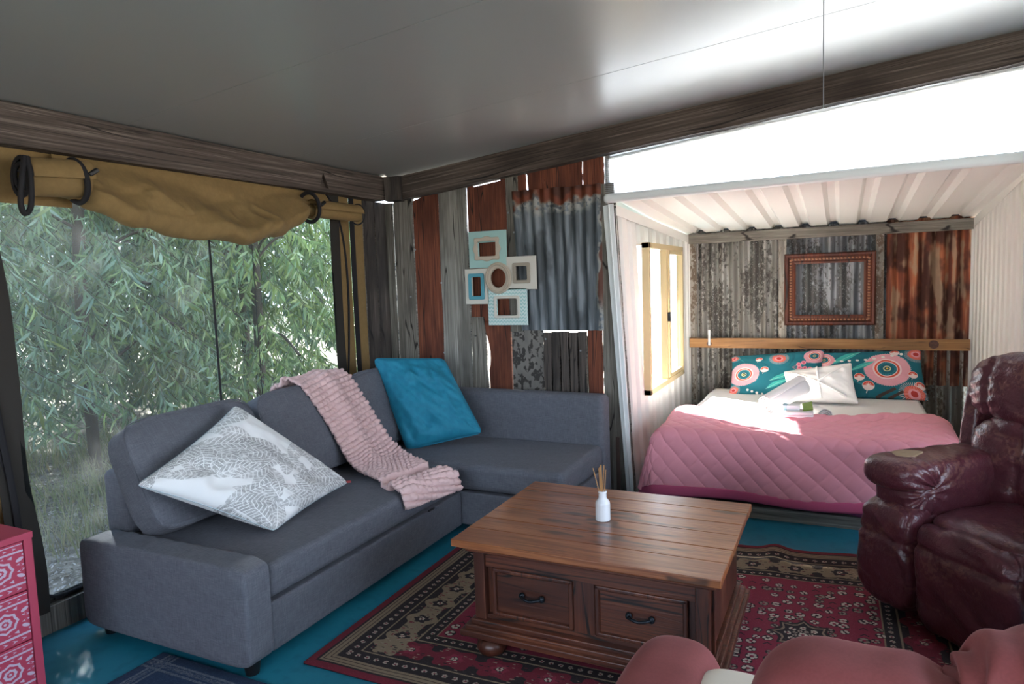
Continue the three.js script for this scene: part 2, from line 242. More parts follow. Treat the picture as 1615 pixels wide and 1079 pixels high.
// Persian rug, 2.45 x 1.85 m
T.rug = canvasTex(1900, 1434, 1, 1, (g, W, H) => {
  const q = rng(7), red = '#82243a', dk = '#231a1c', bei = '#86755f', deep = '#6d1829', S = W / 1900;
  g.fillStyle = red; g.fillRect(0, 0, W, H);
  const ring = (m, c) => { g.fillStyle = c; g.fillRect(m, m, W - 2 * m, H - 2 * m); };
  const flower = (x, y, r, c1, c2) => { g.fillStyle = dk; g.beginPath(); g.arc(x, y, r * 1.35, 0, 7); g.fill(); g.fillStyle = c1; for (let i = 0; i < 6; i++) { const a = (i * PI) / 3 + q(); g.beginPath(); g.arc(x + Math.cos(a) * r * 0.8, y + Math.sin(a) * r * 0.8, r * 0.42, 0, 7); g.fill(); } g.fillStyle = c2; g.beginPath(); g.arc(x, y, r * 0.38, 0, 7); g.fill(); };
  const chain = (m, step, r, c1, c2) => { const put = (x, y) => flower(x, y, r, c1, c2); for (let x = m; x <= W - m; x += step) { put(x, m); put(x, H - m); } for (let y = m + step; y < H - m; y += step) { put(m, y); put(W - m, y); } };
  ring(0, deep); ring(26, dk); ring(34, bei);
  g.strokeStyle = '#3a2a26'; g.lineWidth = 3; for (let i = 0; i < 2; i++) g.strokeRect(44 + i * 16, 44 + i * 16, W - 88 - i * 32, H - 88 - i * 32);
  ring(72, dk); chain(100, 34, 8, '#a8988a', red); ring(126, bei); ring(132, dk);
  // main border: beige cartouches and red leaves on a dark ground
  const lobes = (x, y, rx, ry, c) => { g.fillStyle = c; g.beginPath(); for (let a = 0; a <= 64; a++) { const t = (a / 64) * 2 * PI, k = 1 + 0.16 * Math.cos(6 * t); g.lineTo(x + Math.cos(t) * rx * k, y + Math.sin(t) * ry * k); } g.fill(); };
  const bm = 196; const along = (n, f) => { for (let i = 0; i < n; i++) { f(bm + ((i + 0.5) / n) * (W - 2 * bm), bm, 0); f(bm + ((i + 0.5) / n) * (W - 2 * bm), H - bm, 0); } const n2 = Math.round(n * (H / W)); for (let i = 0; i < n2; i++) { f(bm, bm + ((i + 0.5) / n2) * (H - 2 * bm), 1); f(W - bm, bm + ((i + 0.5) / n2) * (H - 2 * bm), 1); } };
  let alt = 0; along(10, (x, y, t) => { const c = alt++ % 2 ? deep : bei; lobes(x, y, t ? 50 : 82, t ? 82 : 50, c); lobes(x, y, 26, 26, alt % 2 ? dk : red); flower(x, y, 9, '#b7a794', red); });
  for (const k of [[bm, bm], [W - bm, bm], [bm, H - bm], [W - bm, H - bm]]) lobes(k[0], k[1], 58, 58, bei);
  for (let i = 0; i < 1500; i++) { const e = q() * 4 | 0, t = q(), o = 142 + q() * 108; const x = e < 2 ? t * W : e === 2 ? o : W - o, y = e < 2 ? (e ? H - o : o) : t * H; if (Math.min(x, y, W - x, H - y) < 140) continue; g.fillStyle = q() < 0.4 ? '#93836f' : q() < 0.5 ? dk : deep; g.fillRect(x, y, 5 + q() * 9, 4); }
  g.lineWidth = 7; g.strokeStyle = bei; g.strokeRect(256, 256, W - 512, H - 512); ring(262, dk); chain(282, 30, 7, '#a8988a', red); ring(300, bei); ring(305, red);
  // field of small flowers round star medallions
  const m = 318;
  for (let y = m + 14; y < H - m; y += 40) for (let x = m + 14; x < W - m; x += 43) { const px = x + (q() - 0.5) * 18, py = y + (q() - 0.5) * 16, k = q(); if (k < 0.62) flower(px, py, 9 + q() * 5, q() < 0.7 ? '#b9ab9b' : '#8a7a6c', q() < 0.5 ? dk : red); else if (k < 0.85) { g.strokeStyle = dk; g.lineWidth = 4; g.beginPath(); g.moveTo(px - 12, py + 6); g.lineTo(px, py - 6); g.lineTo(px + 12, py + 6); g.stroke(); } }
  const star = (x, y, r) => { const poly = (R0, R1, c) => { g.fillStyle = c; g.beginPath(); for (let i = 0; i < 24; i++) { const t = (i / 24) * 2 * PI, k = i % 3 === 0 ? R0 : R1; g.lineTo(x + Math.cos(t) * k, y + Math.sin(t) * k); } g.fill(); }; poly(r * 1.12, r * 0.86, dk); poly(r, r * 0.75, '#857360'); poly(r * 0.9, r * 0.66, dk); for (let i = 0; i < 8; i++) { const t = (i / 8) * 2 * PI; flower(x + Math.cos(t) * r * 0.48, y + Math.sin(t) * r * 0.48, r * 0.1, '#bcae9c', red); flower(x + Math.cos(t + 0.4) * r * 0.27, y + Math.sin(t + 0.4) * r * 0.27, r * 0.07, '#a8988a', dk); } flower(x, y, r * 0.13, '#c3b5a4', red); };
  star(W / 2, H / 2, 120); star(W / 2 - 420, H / 2, 92); star(W / 2 + 420, H / 2, 92);
  for (const [dx, dy] of [[-210, -150], [210, -150], [-210, 150], [210, 150]]) for (let a = -1; a < 2; a++) for (let b = -1; b < 3; b++) { g.fillStyle = dk; g.fillRect(W / 2 + dx + a * 26 - 3, H / 2 + dy + b * 20 - 3, 22, 15); g.fillStyle = '#bcae9c'; g.fillRect(W / 2 + dx + a * 26, H / 2 + dy + b * 20, 14, 8); }
  g.globalAlpha = 0.22; for (let i = 0; i < 26000; i++) { g.fillStyle = q() < 0.5 ? '#1a1214' : '#b59a8c'; g.fillRect(q() * W, q() * H, 3, 2); } g.globalAlpha = 1;
});
T.blueRug = canvasTex(700, 700, 1, 1, (g, W, H) => { const q = rng(17); g.fillStyle = '#1d3350'; g.fillRect(0, 0, W, H); const band = (a, b, c) => { for (let i = 0; i < 2600; i++) { g.fillStyle = c[(q() * c.length) | 0]; const t = q() * W, o = a + q() * (b - a); g.fillRect(t, o, 5, 2); g.fillRect(o, t, 2, 5); } }; band(34, 42, ['#6a7078', '#59626e']); band(46, 62, ['#6d7076', '#565d68', '#2b3f5a']); band(70, 78, ['#6a7078', '#4d5866']); g.globalAlpha = 0.35; for (let i = 0; i < 30000; i++) { g.fillStyle = q() < 0.6 ? '#12263f' : '#3a516c'; g.fillRect(q() * W, q() * H, 4, 2); } g.globalAlpha = 1; });
const floral = (seed, list) => canvasTex(1024, 680, 1, 1, (g, W, H) => {
  const q = rng(seed); g.fillStyle = '#136a78'; g.fillRect(0, 0, W, H);
  g.globalAlpha = 0.5; for (let i = 0; i < 14; i++) { g.strokeStyle = q() < 0.5 ? '#2a9a9c' : '#0d5563'; g.lineWidth = 8 + q() * 16; const x = q() * W, y = q() * H, a = q() * 7; g.beginPath(); g.moveTo(x, y); g.quadraticCurveTo(x + Math.cos(a) * 90 - Math.sin(a) * 50, y + Math.sin(a) * 90 + Math.cos(a) * 50, x + Math.cos(a) * 210, y + Math.sin(a) * 210); g.stroke(); } g.globalAlpha = 1;
  const disc = (x, y, r, c) => { g.fillStyle = c; g.beginPath(); g.arc(x, y, r, 0, 7); g.fill(); };
  const rays = (x, y, r0, r1, n, c, w) => { g.strokeStyle = c; g.lineWidth = w; for (let i = 0; i < n; i++) { const a = (i / n) * 2 * PI; g.beginPath(); g.moveTo(x + Math.cos(a) * r0, y + Math.sin(a) * r0); g.lineTo(x + Math.cos(a) * r1, y + Math.sin(a) * r1); g.stroke(); } };
  const bloom = (x, y, r, kind) => {
    if (kind === 0) { disc(x, y, r, '#e8a3ad'); rays(x, y, r * 0.6, r * 1.04, 60, '#f6dfe0', r * 0.022); rays(x, y, r * 0.6, r * 1.0, 60, '#d86f84', r * 0.012); disc(x, y, r * 0.62, '#f3d7d5'); disc(x, y, r * 0.54, '#dd5a3f'); disc(x, y, r * 0.45, '#f3d7d5'); disc(x, y, r * 0.41, '#14606f'); rays(x, y, r * 0.3, r * 0.41, 30, '#3b98a0', r * 0.02); disc(x, y, r * 0.17, '#d8d2a0'); disc(x, y, r * 0.12, '#0d4350'); disc(x, y, r * 0.06, '#d8b84e'); }
    if (kind === 1) { rays(x, y, r * 0.3, r * 1.0, 44, '#eccfcb', r * 0.03); disc(x, y, r * 0.68, '#dc5a45'); rays(x, y, r * 0.3, r * 0.66, 36, '#f0a29a', r * 0.03); disc(x, y, r * 0.4, '#e9a0a8'); disc(x, y, r * 0.24, '#c63a34'); }
    if (kind === 2) { g.strokeStyle = '#e9c9c0'; g.lineWidth = r * 0.14; g.beginPath(); g.moveTo(x, y); g.lineTo(x - r * 0.4, y + r * 1.5); g.stroke(); disc(x, y, r, '#f0d8d2'); g.fillStyle = '#d9503d'; g.beginPath(); g.arc(x, y, r * 0.9, PI, 2 * PI); g.fill(); rays(x, y - r * 0.1, 0, r * 0.5, 9, '#f3ded8', r * 0.1); }
    if (kind === 3) { for (let i = 0; i < 9; i++) { const a = -0.5 + (i % 3) * 0.6, d = r * (0.5 + 0.35 * ((i / 3) | 0)); g.strokeStyle = '#d98c9a'; g.lineWidth = 4; g.beginPath(); g.moveTo(x, y); g.lineTo(x + Math.cos(a) * d, y + Math.sin(a) * d); g.stroke(); disc(x + Math.cos(a) * d, y + Math.sin(a) * d, r * 0.17, '#e58c9d'); disc(x + Math.cos(a) * d, y + Math.sin(a) * d, r * 0.08, '#c2445c'); } }
    if (kind === 4) { for (let i = 0; i < 12; i++) disc(x + Math.cos(2.6 + i * 0.1) * r * (1 - i * 0.04) + i * r * 0.16, y + Math.sin(i * 0.3) * r * 0.2, r * 0.045, '#e9e4dc'); }
    if (kind === 5) { g.fillStyle = '#3fb0a8'; g.beginPath(); g.moveTo(x - r, y + r * 0.5); g.quadraticCurveTo(x - r * 0.2, y - r * 0.5, x + r, y - r * 0.6); g.quadraticCurveTo(x + r * 0.2, y + r * 0.3, x - r, y + r * 0.5); g.fill(); g.strokeStyle = '#a8dcd2'; g.lineWidth = 4; g.beginPath(); g.moveTo(x - r, y + r * 0.5); g.quadraticCurveTo(x, y, x + r, y - r * 0.6); g.stroke(); }
    if (kind === 6) { g.strokeStyle = '#4a3a33'; g.lineWidth = r * 0.35; g.beginPath(); g.moveTo(x - r, y + r * 0.6); g.lineTo(x + r, y - r * 0.6); g.stroke(); }
  };
  for (const l of list) bloom(l[0] * W, l[1] * H, l[2] * H, l[3]);
});
T.floralA = floral(3, [[0.74, 0.86, 0.2, 5], [0.16, 0.56, 0.27, 0], [0.55, 0.2, 0.16, 1], [0.55, 0.8, 0.2, 5], [0.33, 0.2, 0.06, 2], [0.4, 0.48, 0.07, 2], [0.7, 0.42, 0.24, 3], [0.92, 0.16, 0.16, 0], [0.62, 0.62, 0.24, 5], [0.5, 0.92, 0.5, 4], [0.04, 0.1, 0.1, 1], [0.05, 0.92, 0.12, 1], [0.9, 0.78, 0.17, 1]]);
T.floralB = floral(5, [[0.66, 0.45, 0.34, 0], [0.16, 0.83, 0.22, 1], [0.38, 0.62, 0.08, 2], [0.46, 0.8, 0.09, 2], [0.9, 0.55, 0.07, 2], [0.95, 0.76, 0.08, 2], [0.88, 0.92, 0.22, 1], [0.95, 0.12, 0.17, 1], [0.75, 0.08, 0.07, 2], [0.25, 0.2, 0.27, 5], [0.42, 0.4, 0.2, 5], [0.3, 0.14, 0.6, 4], [0.05, 0.2, 0.16, 0], [0.62, 0.92, 0.14, 6], [0.7, 0.96, 0.12, 6]]);
T.leafPrint = canvasTex(1024, 1024, 1, 1, (g, W, H) => {
  const q = rng(29); g.fillStyle = '#eef0f0'; g.fillRect(0, 0, W, H);
  const leaf = (x, y, a, L, B) => { g.save(); g.translate(x, y); g.rotate(a); g.beginPath(); g.moveTo(0, 0); g.bezierCurveTo(L * 0.2, -B, L * 0.75, -B * 0.8, L, 0); g.bezierCurveTo(L * 0.75, B * 0.8, L * 0.2, B, 0, 0); g.clip(); g.fillStyle = '#a0a2a2'; for (let i = 0; i < L; i += 8) for (let j = -B; j < B; j += 8) { const k = 4.6 + 2.6 * Math.abs(Math.sin(i * 0.05 + Math.abs(j) * 0.045)); g.fillRect(i, j, k, k * 0.9); } g.strokeStyle = '#eef0f0'; g.lineWidth = 6; g.beginPath(); g.moveTo(0, 0); g.lineTo(L, 0); for (let i = 1; i < 9; i++) { g.moveTo(L * i * 0.1, 0); g.lineTo(L * (i * 0.1 + 0.14), -B * 0.8); g.moveTo(L * i * 0.1, 0); g.lineTo(L * (i * 0.1 + 0.14), B * 0.8); } g.stroke(); g.restore(); };
  for (const [x, y] of [[0.25, 0.3], [0.75, 0.25], [0.3, 0.8], [0.8, 0.75], [0.55, 0.52], [0.02, 0.55], [0.98, 0.5], [0.5, 0.0], [0.5, 0.28], [0.1, 0.05], [0.05, 0.95], [0.95, 0.98], [0.55, 0.98], [0.92, 0.1]]) { const a0 = q() * 7; for (let i = 0; i < 5; i++) leaf(x * W, y * H, a0 + (i - 2) * 0.66, 280 + q() * 80, 84 + q() * 20); }
});
T.stencil = canvasTex(512, 210, 1, 1, (g, W, H) => { // band pattern of one drawer front
  const q = rng(41); g.fillStyle = '#b23d57'; g.fillRect(0, 0, W, H); g.fillStyle = '#c6b4c6';
  const ell = (x, y, rx, ry, a) => { g.beginPath(); g.ellipse(x, y, rx, ry, a, 0, 7); g.fill(); }, tri = (x, y, s, a) => { g.save(); g.translate(x, y); g.rotate(a); g.beginPath(); g.moveTo(-s, -s); g.lineTo(s, 0); g.lineTo(-s, s); g.fill(); g.restore(); };
  const chev = (x, y, s, d) => { g.beginPath(); g.moveTo(x - s * d, y - s); g.lineTo(x + s * d, y); g.lineTo(x - s * d, y + s); g.lineTo(x - s * 0.2 * d, y); g.fill(); };
  const dia = (x, y, s) => { g.beginPath(); g.moveTo(x - s, y); g.lineTo(x, y - s); g.lineTo(x + s, y); g.lineTo(x, y + s); g.fill(); };
  g.fillRect(0, 8, W, 4); g.fillRect(0, 34, W, 8); g.fillRect(0, 170, W, 9);
  for (let x = 8; x < W; x += 24) { (x / 24 | 0) % 3 ? chev(x, 23, 6, 1) : dia(x, 23, 7); chev(x + 4, 193, 8, 1); }
  for (let k = 0; k < 4; k++) { const cx = 64 + k * 128, cy = 106; g.save();
    for (const [r, c] of [[46, 1], [36, 0], [24, 1], [13, 0], [6, 1]]) { g.fillStyle = c ? '#c6b4c6' : '#b23d57'; g.beginPath(); for (let i = 0; i < 16; i++) { const t = (i / 16) * 2 * PI, rr = r * (i % 2 ? 0.86 : 1); g.lineTo(cx + Math.cos(t) * rr * 0.8, cy + Math.sin(t) * rr); } g.fill(); } g.fillStyle = '#c6b4c6';
    for (const s of [-1, 1]) { ell(cx + 52, cy + s * 34, 12, 7, 0.7 * s); ell(cx - 52, cy + s * 34, 12, 7, -0.7 * s); chev(cx + 60, cy + s * 10, 6, 1); chev(cx + 48, cy + s * 14, 6, -1); dia(cx - 60, cy + s * 8, 6); tri(cx + 30, cy + s * 52, 7, s); tri(cx - 30, cy + s * 52, 7, PI - s); ell(cx + 66, cy + s * 52, 8, 5, 0); chev(cx + 8, cy + s * 54, 5, s); } g.restore(); }
});
T.chevron = canvasTex(256, 256, 0.1, 0.1, (g) => { g.fillStyle = '#cfe0dd'; g.fillRect(0, 0, 256, 256); g.strokeStyle = '#9cc9c6'; g.lineWidth = 18; for (let y = -64; y < 320; y += 64) { g.beginPath(); for (let i = 0; i <= 8; i++) g.lineTo(i * 32, y + (i % 2) * 32); g.stroke(); } });

const mats = {};
for (const k of ['grey', 'greyLight', 'red', 'dark', 'beam']) mats[k] = M(0xffffff, 0.85, { map: T[k], bumpMap: grainBump, bumpScale: 0.004 });
mats.pine = M(0xffffff, 0.6, { map: T.pine, bumpMap: grainBump, bumpScale: 0.0012 });
mats.table = M(0xffffff, 0.34, { map: T.table, bumpMap: grainBump, bumpScale: 0.0004, clearcoat: 0.5, clearcoatRoughness: 0.22 });
mats.tableDark = M(0xffffff, 0.4, { map: T.tableDark, bumpMap: grainBump, bumpScale: 0.0008, clearcoat: 0.2, clearcoatRoughness: 0.3 });
for (const k of ['zincDark', 'zincMid', 'zincEarth', 'rust', 'wallSheet', 'mottled']) mats[k] = M(0xffffff, k === 'rust' ? 0.8 : 0.6, { map: T[k], metalness: k === 'rust' ? 0.1 : 0.3, side: THREE.DoubleSide });
mats.ceiling = M(0x9b9e9c, 0.27);
mats.colorbond = M(0xe0dfd9, 0.42);
mats.trimWhite = M(0xdfe5e4, 0.4);
mats.floor = M(0xffffff, 0.45, { map: T.floor });
mats.canvas = M(0xffffff, 0.9, { map: T.canvas, side: THREE.DoubleSide });
mats.webbing = M(0x17161a, 0.8); mats.greyFlap = M(0x2f2c28, 0.9);
mats.mesh = M(0xaeb5ba, 0.24, { transmission: 1, thickness: 0, specularIntensity: 0.5 });
mats.sofa = M(0xffffff, 0.92, { map: T.sofa, bumpMap: T.sofaBump, bumpScale: 0.0006, sheen: 0.3, sheenRoughness: 0.6, sheenColor: new THREE.Color(0.3, 0.3, 0.33) });
mats.blackPlastic = M(0x121214, 0.45);
mats.leather = M(0xffffff, 0.29, { map: T.leather, bumpMap: T.leatherBump, bumpScale: 0.0018 });
mats.suede = M(0xffffff, 0.85, { map: T.suede, sheen: 0.6, sheenRoughness: 0.4, sheenColor: new THREE.Color(0.55, 0.3, 0.3) });
mats.white = M(0xffffff, 0.9, { map: T.white });
mats.ground = M(0xffffff, 0.95, { map: T.ground });
mats.iron = M(0x2a3036, 0.45, { metalness: 0.7 }); mats.rustBar = M(0x3a2b25, 0.75, { metalness: 0.3 });
mats.alu = M(0xcdb98f, 0.4, { metalness: 0.25 });
mats.steel = M(0x9aa0a4, 0.35, { metalness: 0.9 });

// ---------------------------------------------------------------- the room
struct('floor', metreUV(bx(-3.25, 2.42, -0.12, 0, -6.36, 1.72, 0.01)), mats.floor);
const roofY = (x) => 2.31 + 0.0927 * (x + 3.1), roofA = Math.atan(0.0927);
{ const c = struct('ceiling'); // insulated roof panels side by side, seams open a few millimetres
  for (const [z0, z1] of [[-4.78, -4.455], [-4.452, -3.352], [-3.349, -2.242], [-2.239, -1.132], [-1.129, -0.02], [-0.017, 1.09], [1.093, 2.1]])
    part('ceiling_panel', at(bx(-0.45, 5.75, 0, 0.075, z0, z1, 0.0015, 1), -3.1, 2.31, 0, 0, 0, roofA), mats.ceiling, c); }

// beams and posts
{ let g = roughBox(-3.225, -3.1, 2.128, 2.302, -4.3, 1.7, 0.006, 3);
  const sh = new THREE.Shape(); sh.moveTo(0, -0.045); sh.lineTo(0.085, -0.05); sh.lineTo(0.035, 0.05);
  const cut = new Brush(at(new THREE.ExtrudeGeometry(sh, { depth: 0.05, bevelEnabled: false }), -3.125, 2.205, -3.59, 0, PI / 2, 0)); cut.updateMatrixWorld();
  const b = new Brush(g); b.updateMatrixWorld(); const ev = new Evaluator(); ev.attributes = ['position', 'normal', 'uv'];
  g = ev.evaluate(b, cut, SUBTRACTION).geometry;
  const uv = g.attributes.uv; for (let i = 0; i < uv.count; i++) uv.setXY(i, uv.getY(i) * 1.0, uv.getX(i));
  struct('trim_1', g, mats.beam); }
{ const g = roughBox(0, 5.5, 0, 0.171, -0.05, 0.055, 0.006, 9), uv = g.attributes.uv; for (let i = 0; i < uv.count; i++) uv.setXY(i, uv.getY(i), uv.getX(i));
  struct('trim_2', at(g, -3.1, 2.131, -4.415, 0, 0, Math.atan(0.0985)), mats.beam); }
struct('trim_3', at(roughBox(-0.062, 0.062, -0.09, 0.09, -0.05, 0.05, 0.014, 21, 0.03), -3.035, 2.215, -4.335, 0, 0.3, 0), mats.dark);

{ const w = struct('wall_back'), z = -4.46, uvo = rng(99);
  const pl = (m, tl, tr, bl, br, yt, yb, seed, d = 0.024, dz = 0, rough = 0.003) => { const g = extrude(plankShape(tl, tr, bl, br, yt, yb, seed, rough), d); const uv = g.attributes.uv, o = [uvo(), uvo()]; for (let i = 0; i < uv.count; i++) uv.setXY(i, uv.getX(i) + o[0], uv.getY(i) + o[1]); return part('plank', at(g, 0, 0, z + dz), m, w); };
  pl(mats.grey, -3.122, -2.952, -3.134, -2.955, 2.2, 0, 1, 0.024, 0.004);
  { const q = new THREE.Shape(); q.moveTo(-2.952, 0); q.lineTo(-2.726, 0); q.lineTo(-2.722, 2.2); q.lineTo(-2.78, 2.175); q.lineTo(-2.946, 2.128); part('plank', at(extrude(q, 0.024), 0, 0, z), mats.red, w); }
  pl(mats.greyLight, -2.719, -2.482, -2.72, -2.478, 2.24, 0, 3, 0.024, 0.004, 0.006);
  { const q = new THREE.Shape(); q.moveTo(-2.474, 1.2); q.lineTo(-2.158, 1.2); q.lineTo(-2.158, 2.3); q.lineTo(-2.2, 2.212); q.lineTo(-2.42, 2.186); q.lineTo(-2.474, 2.26); part('plank', at(extrude(q, 0.022), 0, 0, z), mats.red, w); }
  pl(mats.grey, -2.157, -2.06, -2.154, -2.06, 2.3, 1.13, 5, 0.022, 0.003);
  pl(mats.grey, -2.476, -2.37, -2.476, -2.325, 1.24, 0, 6, 0.024, 0.008, 0.006);
  { const s = new THREE.Shape(); s.moveTo(-2.335, 0); s.lineTo(-2.342, 0.85); s.quadraticCurveTo(-2.318, 0.93, -2.336, 1.03); s.quadraticCurveTo(-2.35, 1.1, -2.385, 1.21); s.lineTo(-2.156, 1.21); s.lineTo(-2.156, 0); part('plank', at(extrude(s, 0.022), 0, 0, z), mats.red, w); }
  pl(mats.red, -2.06, -2.006, -2.06, -1.99, 2.32, 1.9, 7, 0.02);
  pl(mats.red, -1.994, -1.583, -1.976, -1.58, 2.34, 1.98, 8, 0.02);
  pl(mats.red, -1.576, -1.43, -1.576, -1.43, 2.35, 1.98, 9, 0.02);
  for (let i = 0; i < 5; i++) pl(mats.dark, -1.898 + i * 0.0655, -1.898 + i * 0.0655 + 0.058, -1.898 + i * 0.0655, -1.898 + i * 0.0655 + 0.059, 1.126 + 0.004 * (i % 3), 0, 20 + i, 0.03, 0, 0.004);
  part('plank', at(metreUV(bx(-1.9, -1.57, 0, 1.1, -0.03, -0.012, 0.002)), 0, 0, z), mats.dark, w);
  pl(mats.red, -1.567, -1.466, -1.569, -1.466, 1.15, 0, 30, 0.022);
  pl(mats.grey, -1.46, -1.36, -1.458, -1.25, 2.12, 0, 31, 0.024);
  pl(mats.grey, -3.29, -3.14, -3.29, -3.146, 2.13, 0, 33, 0.024, -0.006);
  part('metal_sheet', extrude(plankShape(-2.15, -1.9, -2.152, -1.902, 1.16, 0, 40, 0.002), 0.004, 0.0005).translate(0, 0, z + 0.012), mats.mottled, w);
  // corrugated sheet nailed over the boards, upper edge rusted ragged
  const H = 0.98, W = 0.655, n = 8.6; const us = []; for (let i = 0; i <= 104; i++) us.push(i / 104);
  part('corrugated_sheet', shell((u, v) => V(-2.1 + u * W + 0.045 * (1 - v) * (1 - u), 1.142 + v * H + (v > 0.98 ? 0.018 * (fbm(u * 9, 3, 71) - 0.5) : 0), z + 0.042 + 0.0095 * Math.sin(u * n * 2 * PI)), us, 20, 0.0012, (u, v) => [u, v]), mats.wallSheet, w);
  const q = rng(5), screw = cyl(0.006, 0.007, 0.004, 10).rotateX(PI / 2);
  for (const [x, y] of [[-2.94, 1.76], [-2.72, 1.5], [-2.93, 0.86], [-2.72, 0.97], [-1.88, 1.08], [-1.62, 1.0], [-2.44, 1.1], [-3.0, 1.4], [-2.14, 1.98], [-2.1, 1.84]]) part('screw', at(screw, x, y, z + 0.028), mats.steel, w);
}
// left wall: canvas panels round a clear flexible window, hung from the beam
{ const w = struct('wall_left');
  const cv = (z0, z1, y0, y1, m, x = -3.2, wav = 0.006, name = 'canvas_panel', lab) => part(name, shell((u, v) => V(x + wav * (fbm(u * Math.abs(z1 - z0) * 3, v * 3, 33) - 0.5) * 2, lerp(y0, y1, v), lerp(z0, z1, u)), Math.max(4, Math.round(Math.abs(z1 - z0) * 8)), 14, 0.003, (u, v) => [lerp(z0, z1, u), lerp(y0, y1, v)]), m, w, lab);
  cv(1.7, -1.62, 0.1, 2.16, mats.canvas); cv(-3.868, -3.985, 0.02, 2.16, mats.canvas); cv(-4.03, -4.14, 0.02, 2.16, mats.canvas); cv(-1.6, -3.87, 2.0, 2.16, mats.canvas); cv(-1.45, -2.0, 1.9, 2.16, mats.canvas, -3.185, 0.01);
  cv(-3.98, -4.035, 0.02, 2.16, mats.webbing, -3.192, 0.004, 'strap'); cv(-3.775, -3.872, 0.02, 2.16, mats.greyFlap, -3.195, 0.012, 'flap');
  part('flap', shell((u, v) => V(-3.185 + 0.02 * Math.sin(v * 9 + u * 2), lerp(0.1, 2.1, v), lerp(-1.58, -1.69 - 0.035 * smooth(0.65, 0.2, v) * (1 + 0.3 * Math.sin(v * 14)) + 0.03 * smooth(0.6, 1, v), u)), 6, 30, 0.003), mats.greyFlap, w);
  part('strap', shell((u, v) => V(-3.178 + 0.02 * Math.sin(v * 9), lerp(0.1, 2.1, v), lerp(-1.585, -1.612, u) - 0.03 * smooth(0.65, 0.2, v)), 3, 30, 0.004), mats.webbing, w);
  part('plank', at(roughBox(-0.03, 0.04, -0.062, 0.062, -3, 3, 0.004, 61), -3.205, 0.06, -1.2), mats.grey, w); cv(-1.6, -3.87, 0.1, 0.155, mats.greyFlap, -3.206, 0.003);
  for (const [z0, z1, s] of [[-4.282, -4.145, 4], [-4.43, -4.288, 6]]) { const g = extrude(plankShape(0, z1 - z0, 0, z1 - z0, 2.13, 0, s + 50, 0.004), 0.03); part('plank', at(g, -3.225, 0, z1, 0, PI / 2, 0), mats.dark, w); }
}
{ const w = struct('window_3'); // clear flexible sheet with a black welted edge
  const s = new THREE.Shape(), r = 0.13, z0 = -1.69, z1 = -3.79, y0 = 0.14, y1 = 2.1; // x of the shape runs along -z
  s.moveTo(-z0 + r, y0); s.lineTo(-z1 - r, y0); s.quadraticCurveTo(-z1, y0, -z1, y0 + r); s.lineTo(-z1, y1); s.lineTo(-z0, y1); s.lineTo(-z0, y0 + r); s.quadraticCurveTo(-z0, y0, -z0 + r, y0);
  const g = new THREE.ShapeGeometry(s, 16); part('window_pane', at(g, -3.2, 0, 0, 0, PI / 2, 0), mats.mesh, w);
  const fr = new THREE.Shape(s.getPoints(10)); // canvas left round the rounded lower corners
  const corner = (sgn, zc) => { const c = new THREE.Shape(); c.moveTo(0, 0); c.lineTo(sgn * r, 0); c.quadraticCurveTo(0, 0, 0, r); part('corner', at(new THREE.ExtrudeGeometry(c, { depth: 0.003, bevelEnabled: false }), -3.2, y0, zc, 0, PI / 2, 0), mats.greyFlap, w); };
  corner(1, z0); corner(-1, z1);
  const pts = s.getPoints(14).map((p) => V(-3.195, p.y, -p.x)); part('piping', tube(pts, 0.008, 160, 6, true), mats.webbing, w);
  part('zip', tube([[-3.19, 2.05, -2.745], [-3.188, 1.4, -2.748], [-3.19, 0.16, -2.752]], 0.0065, 20, 6), mats.webbing, w);
  part('seam', tube([[-3.192, 2.05, -3.057], [-3.192, 0.16, -3.065]], 0.0025, 8, 5), mats.webbing, w);
}
// rest of the shell, out of the picture: board wall to the right, canvas front with a wide opening
{ const w = struct('wall_right'); for (let i = 0; i < 20; i++) { const z = -4.44 + i * 0.308, m = [mats.grey, mats.red, mats.dark][i % 3], open = i > 1 && i < 14; part('plank', metreUV(bx(2.38, 2.41, 0, open ? 0.8 : 2.78, z, z + 0.304, 0.003)), m, w); if (open) part('plank', metreUV(bx(2.38, 2.41, 2.3, 2.78, z, z + 0.304, 0.003)), m, w); } }
{ const w = struct('wall_front'); const c = (x0, x1, y0, y1) => part('canvas_panel', metreUV(bx(x0, x1, y0, y1, 1.69, 1.71, 0.004)), mats.canvas, w); c(-3.25, -2.3, 0, 2.3); c(1.0, 2.4, 0, 2.7); c(-2.3, 1.0, 0, 0.75); c(-2.3, 1.0, 2.05, 2.7); }

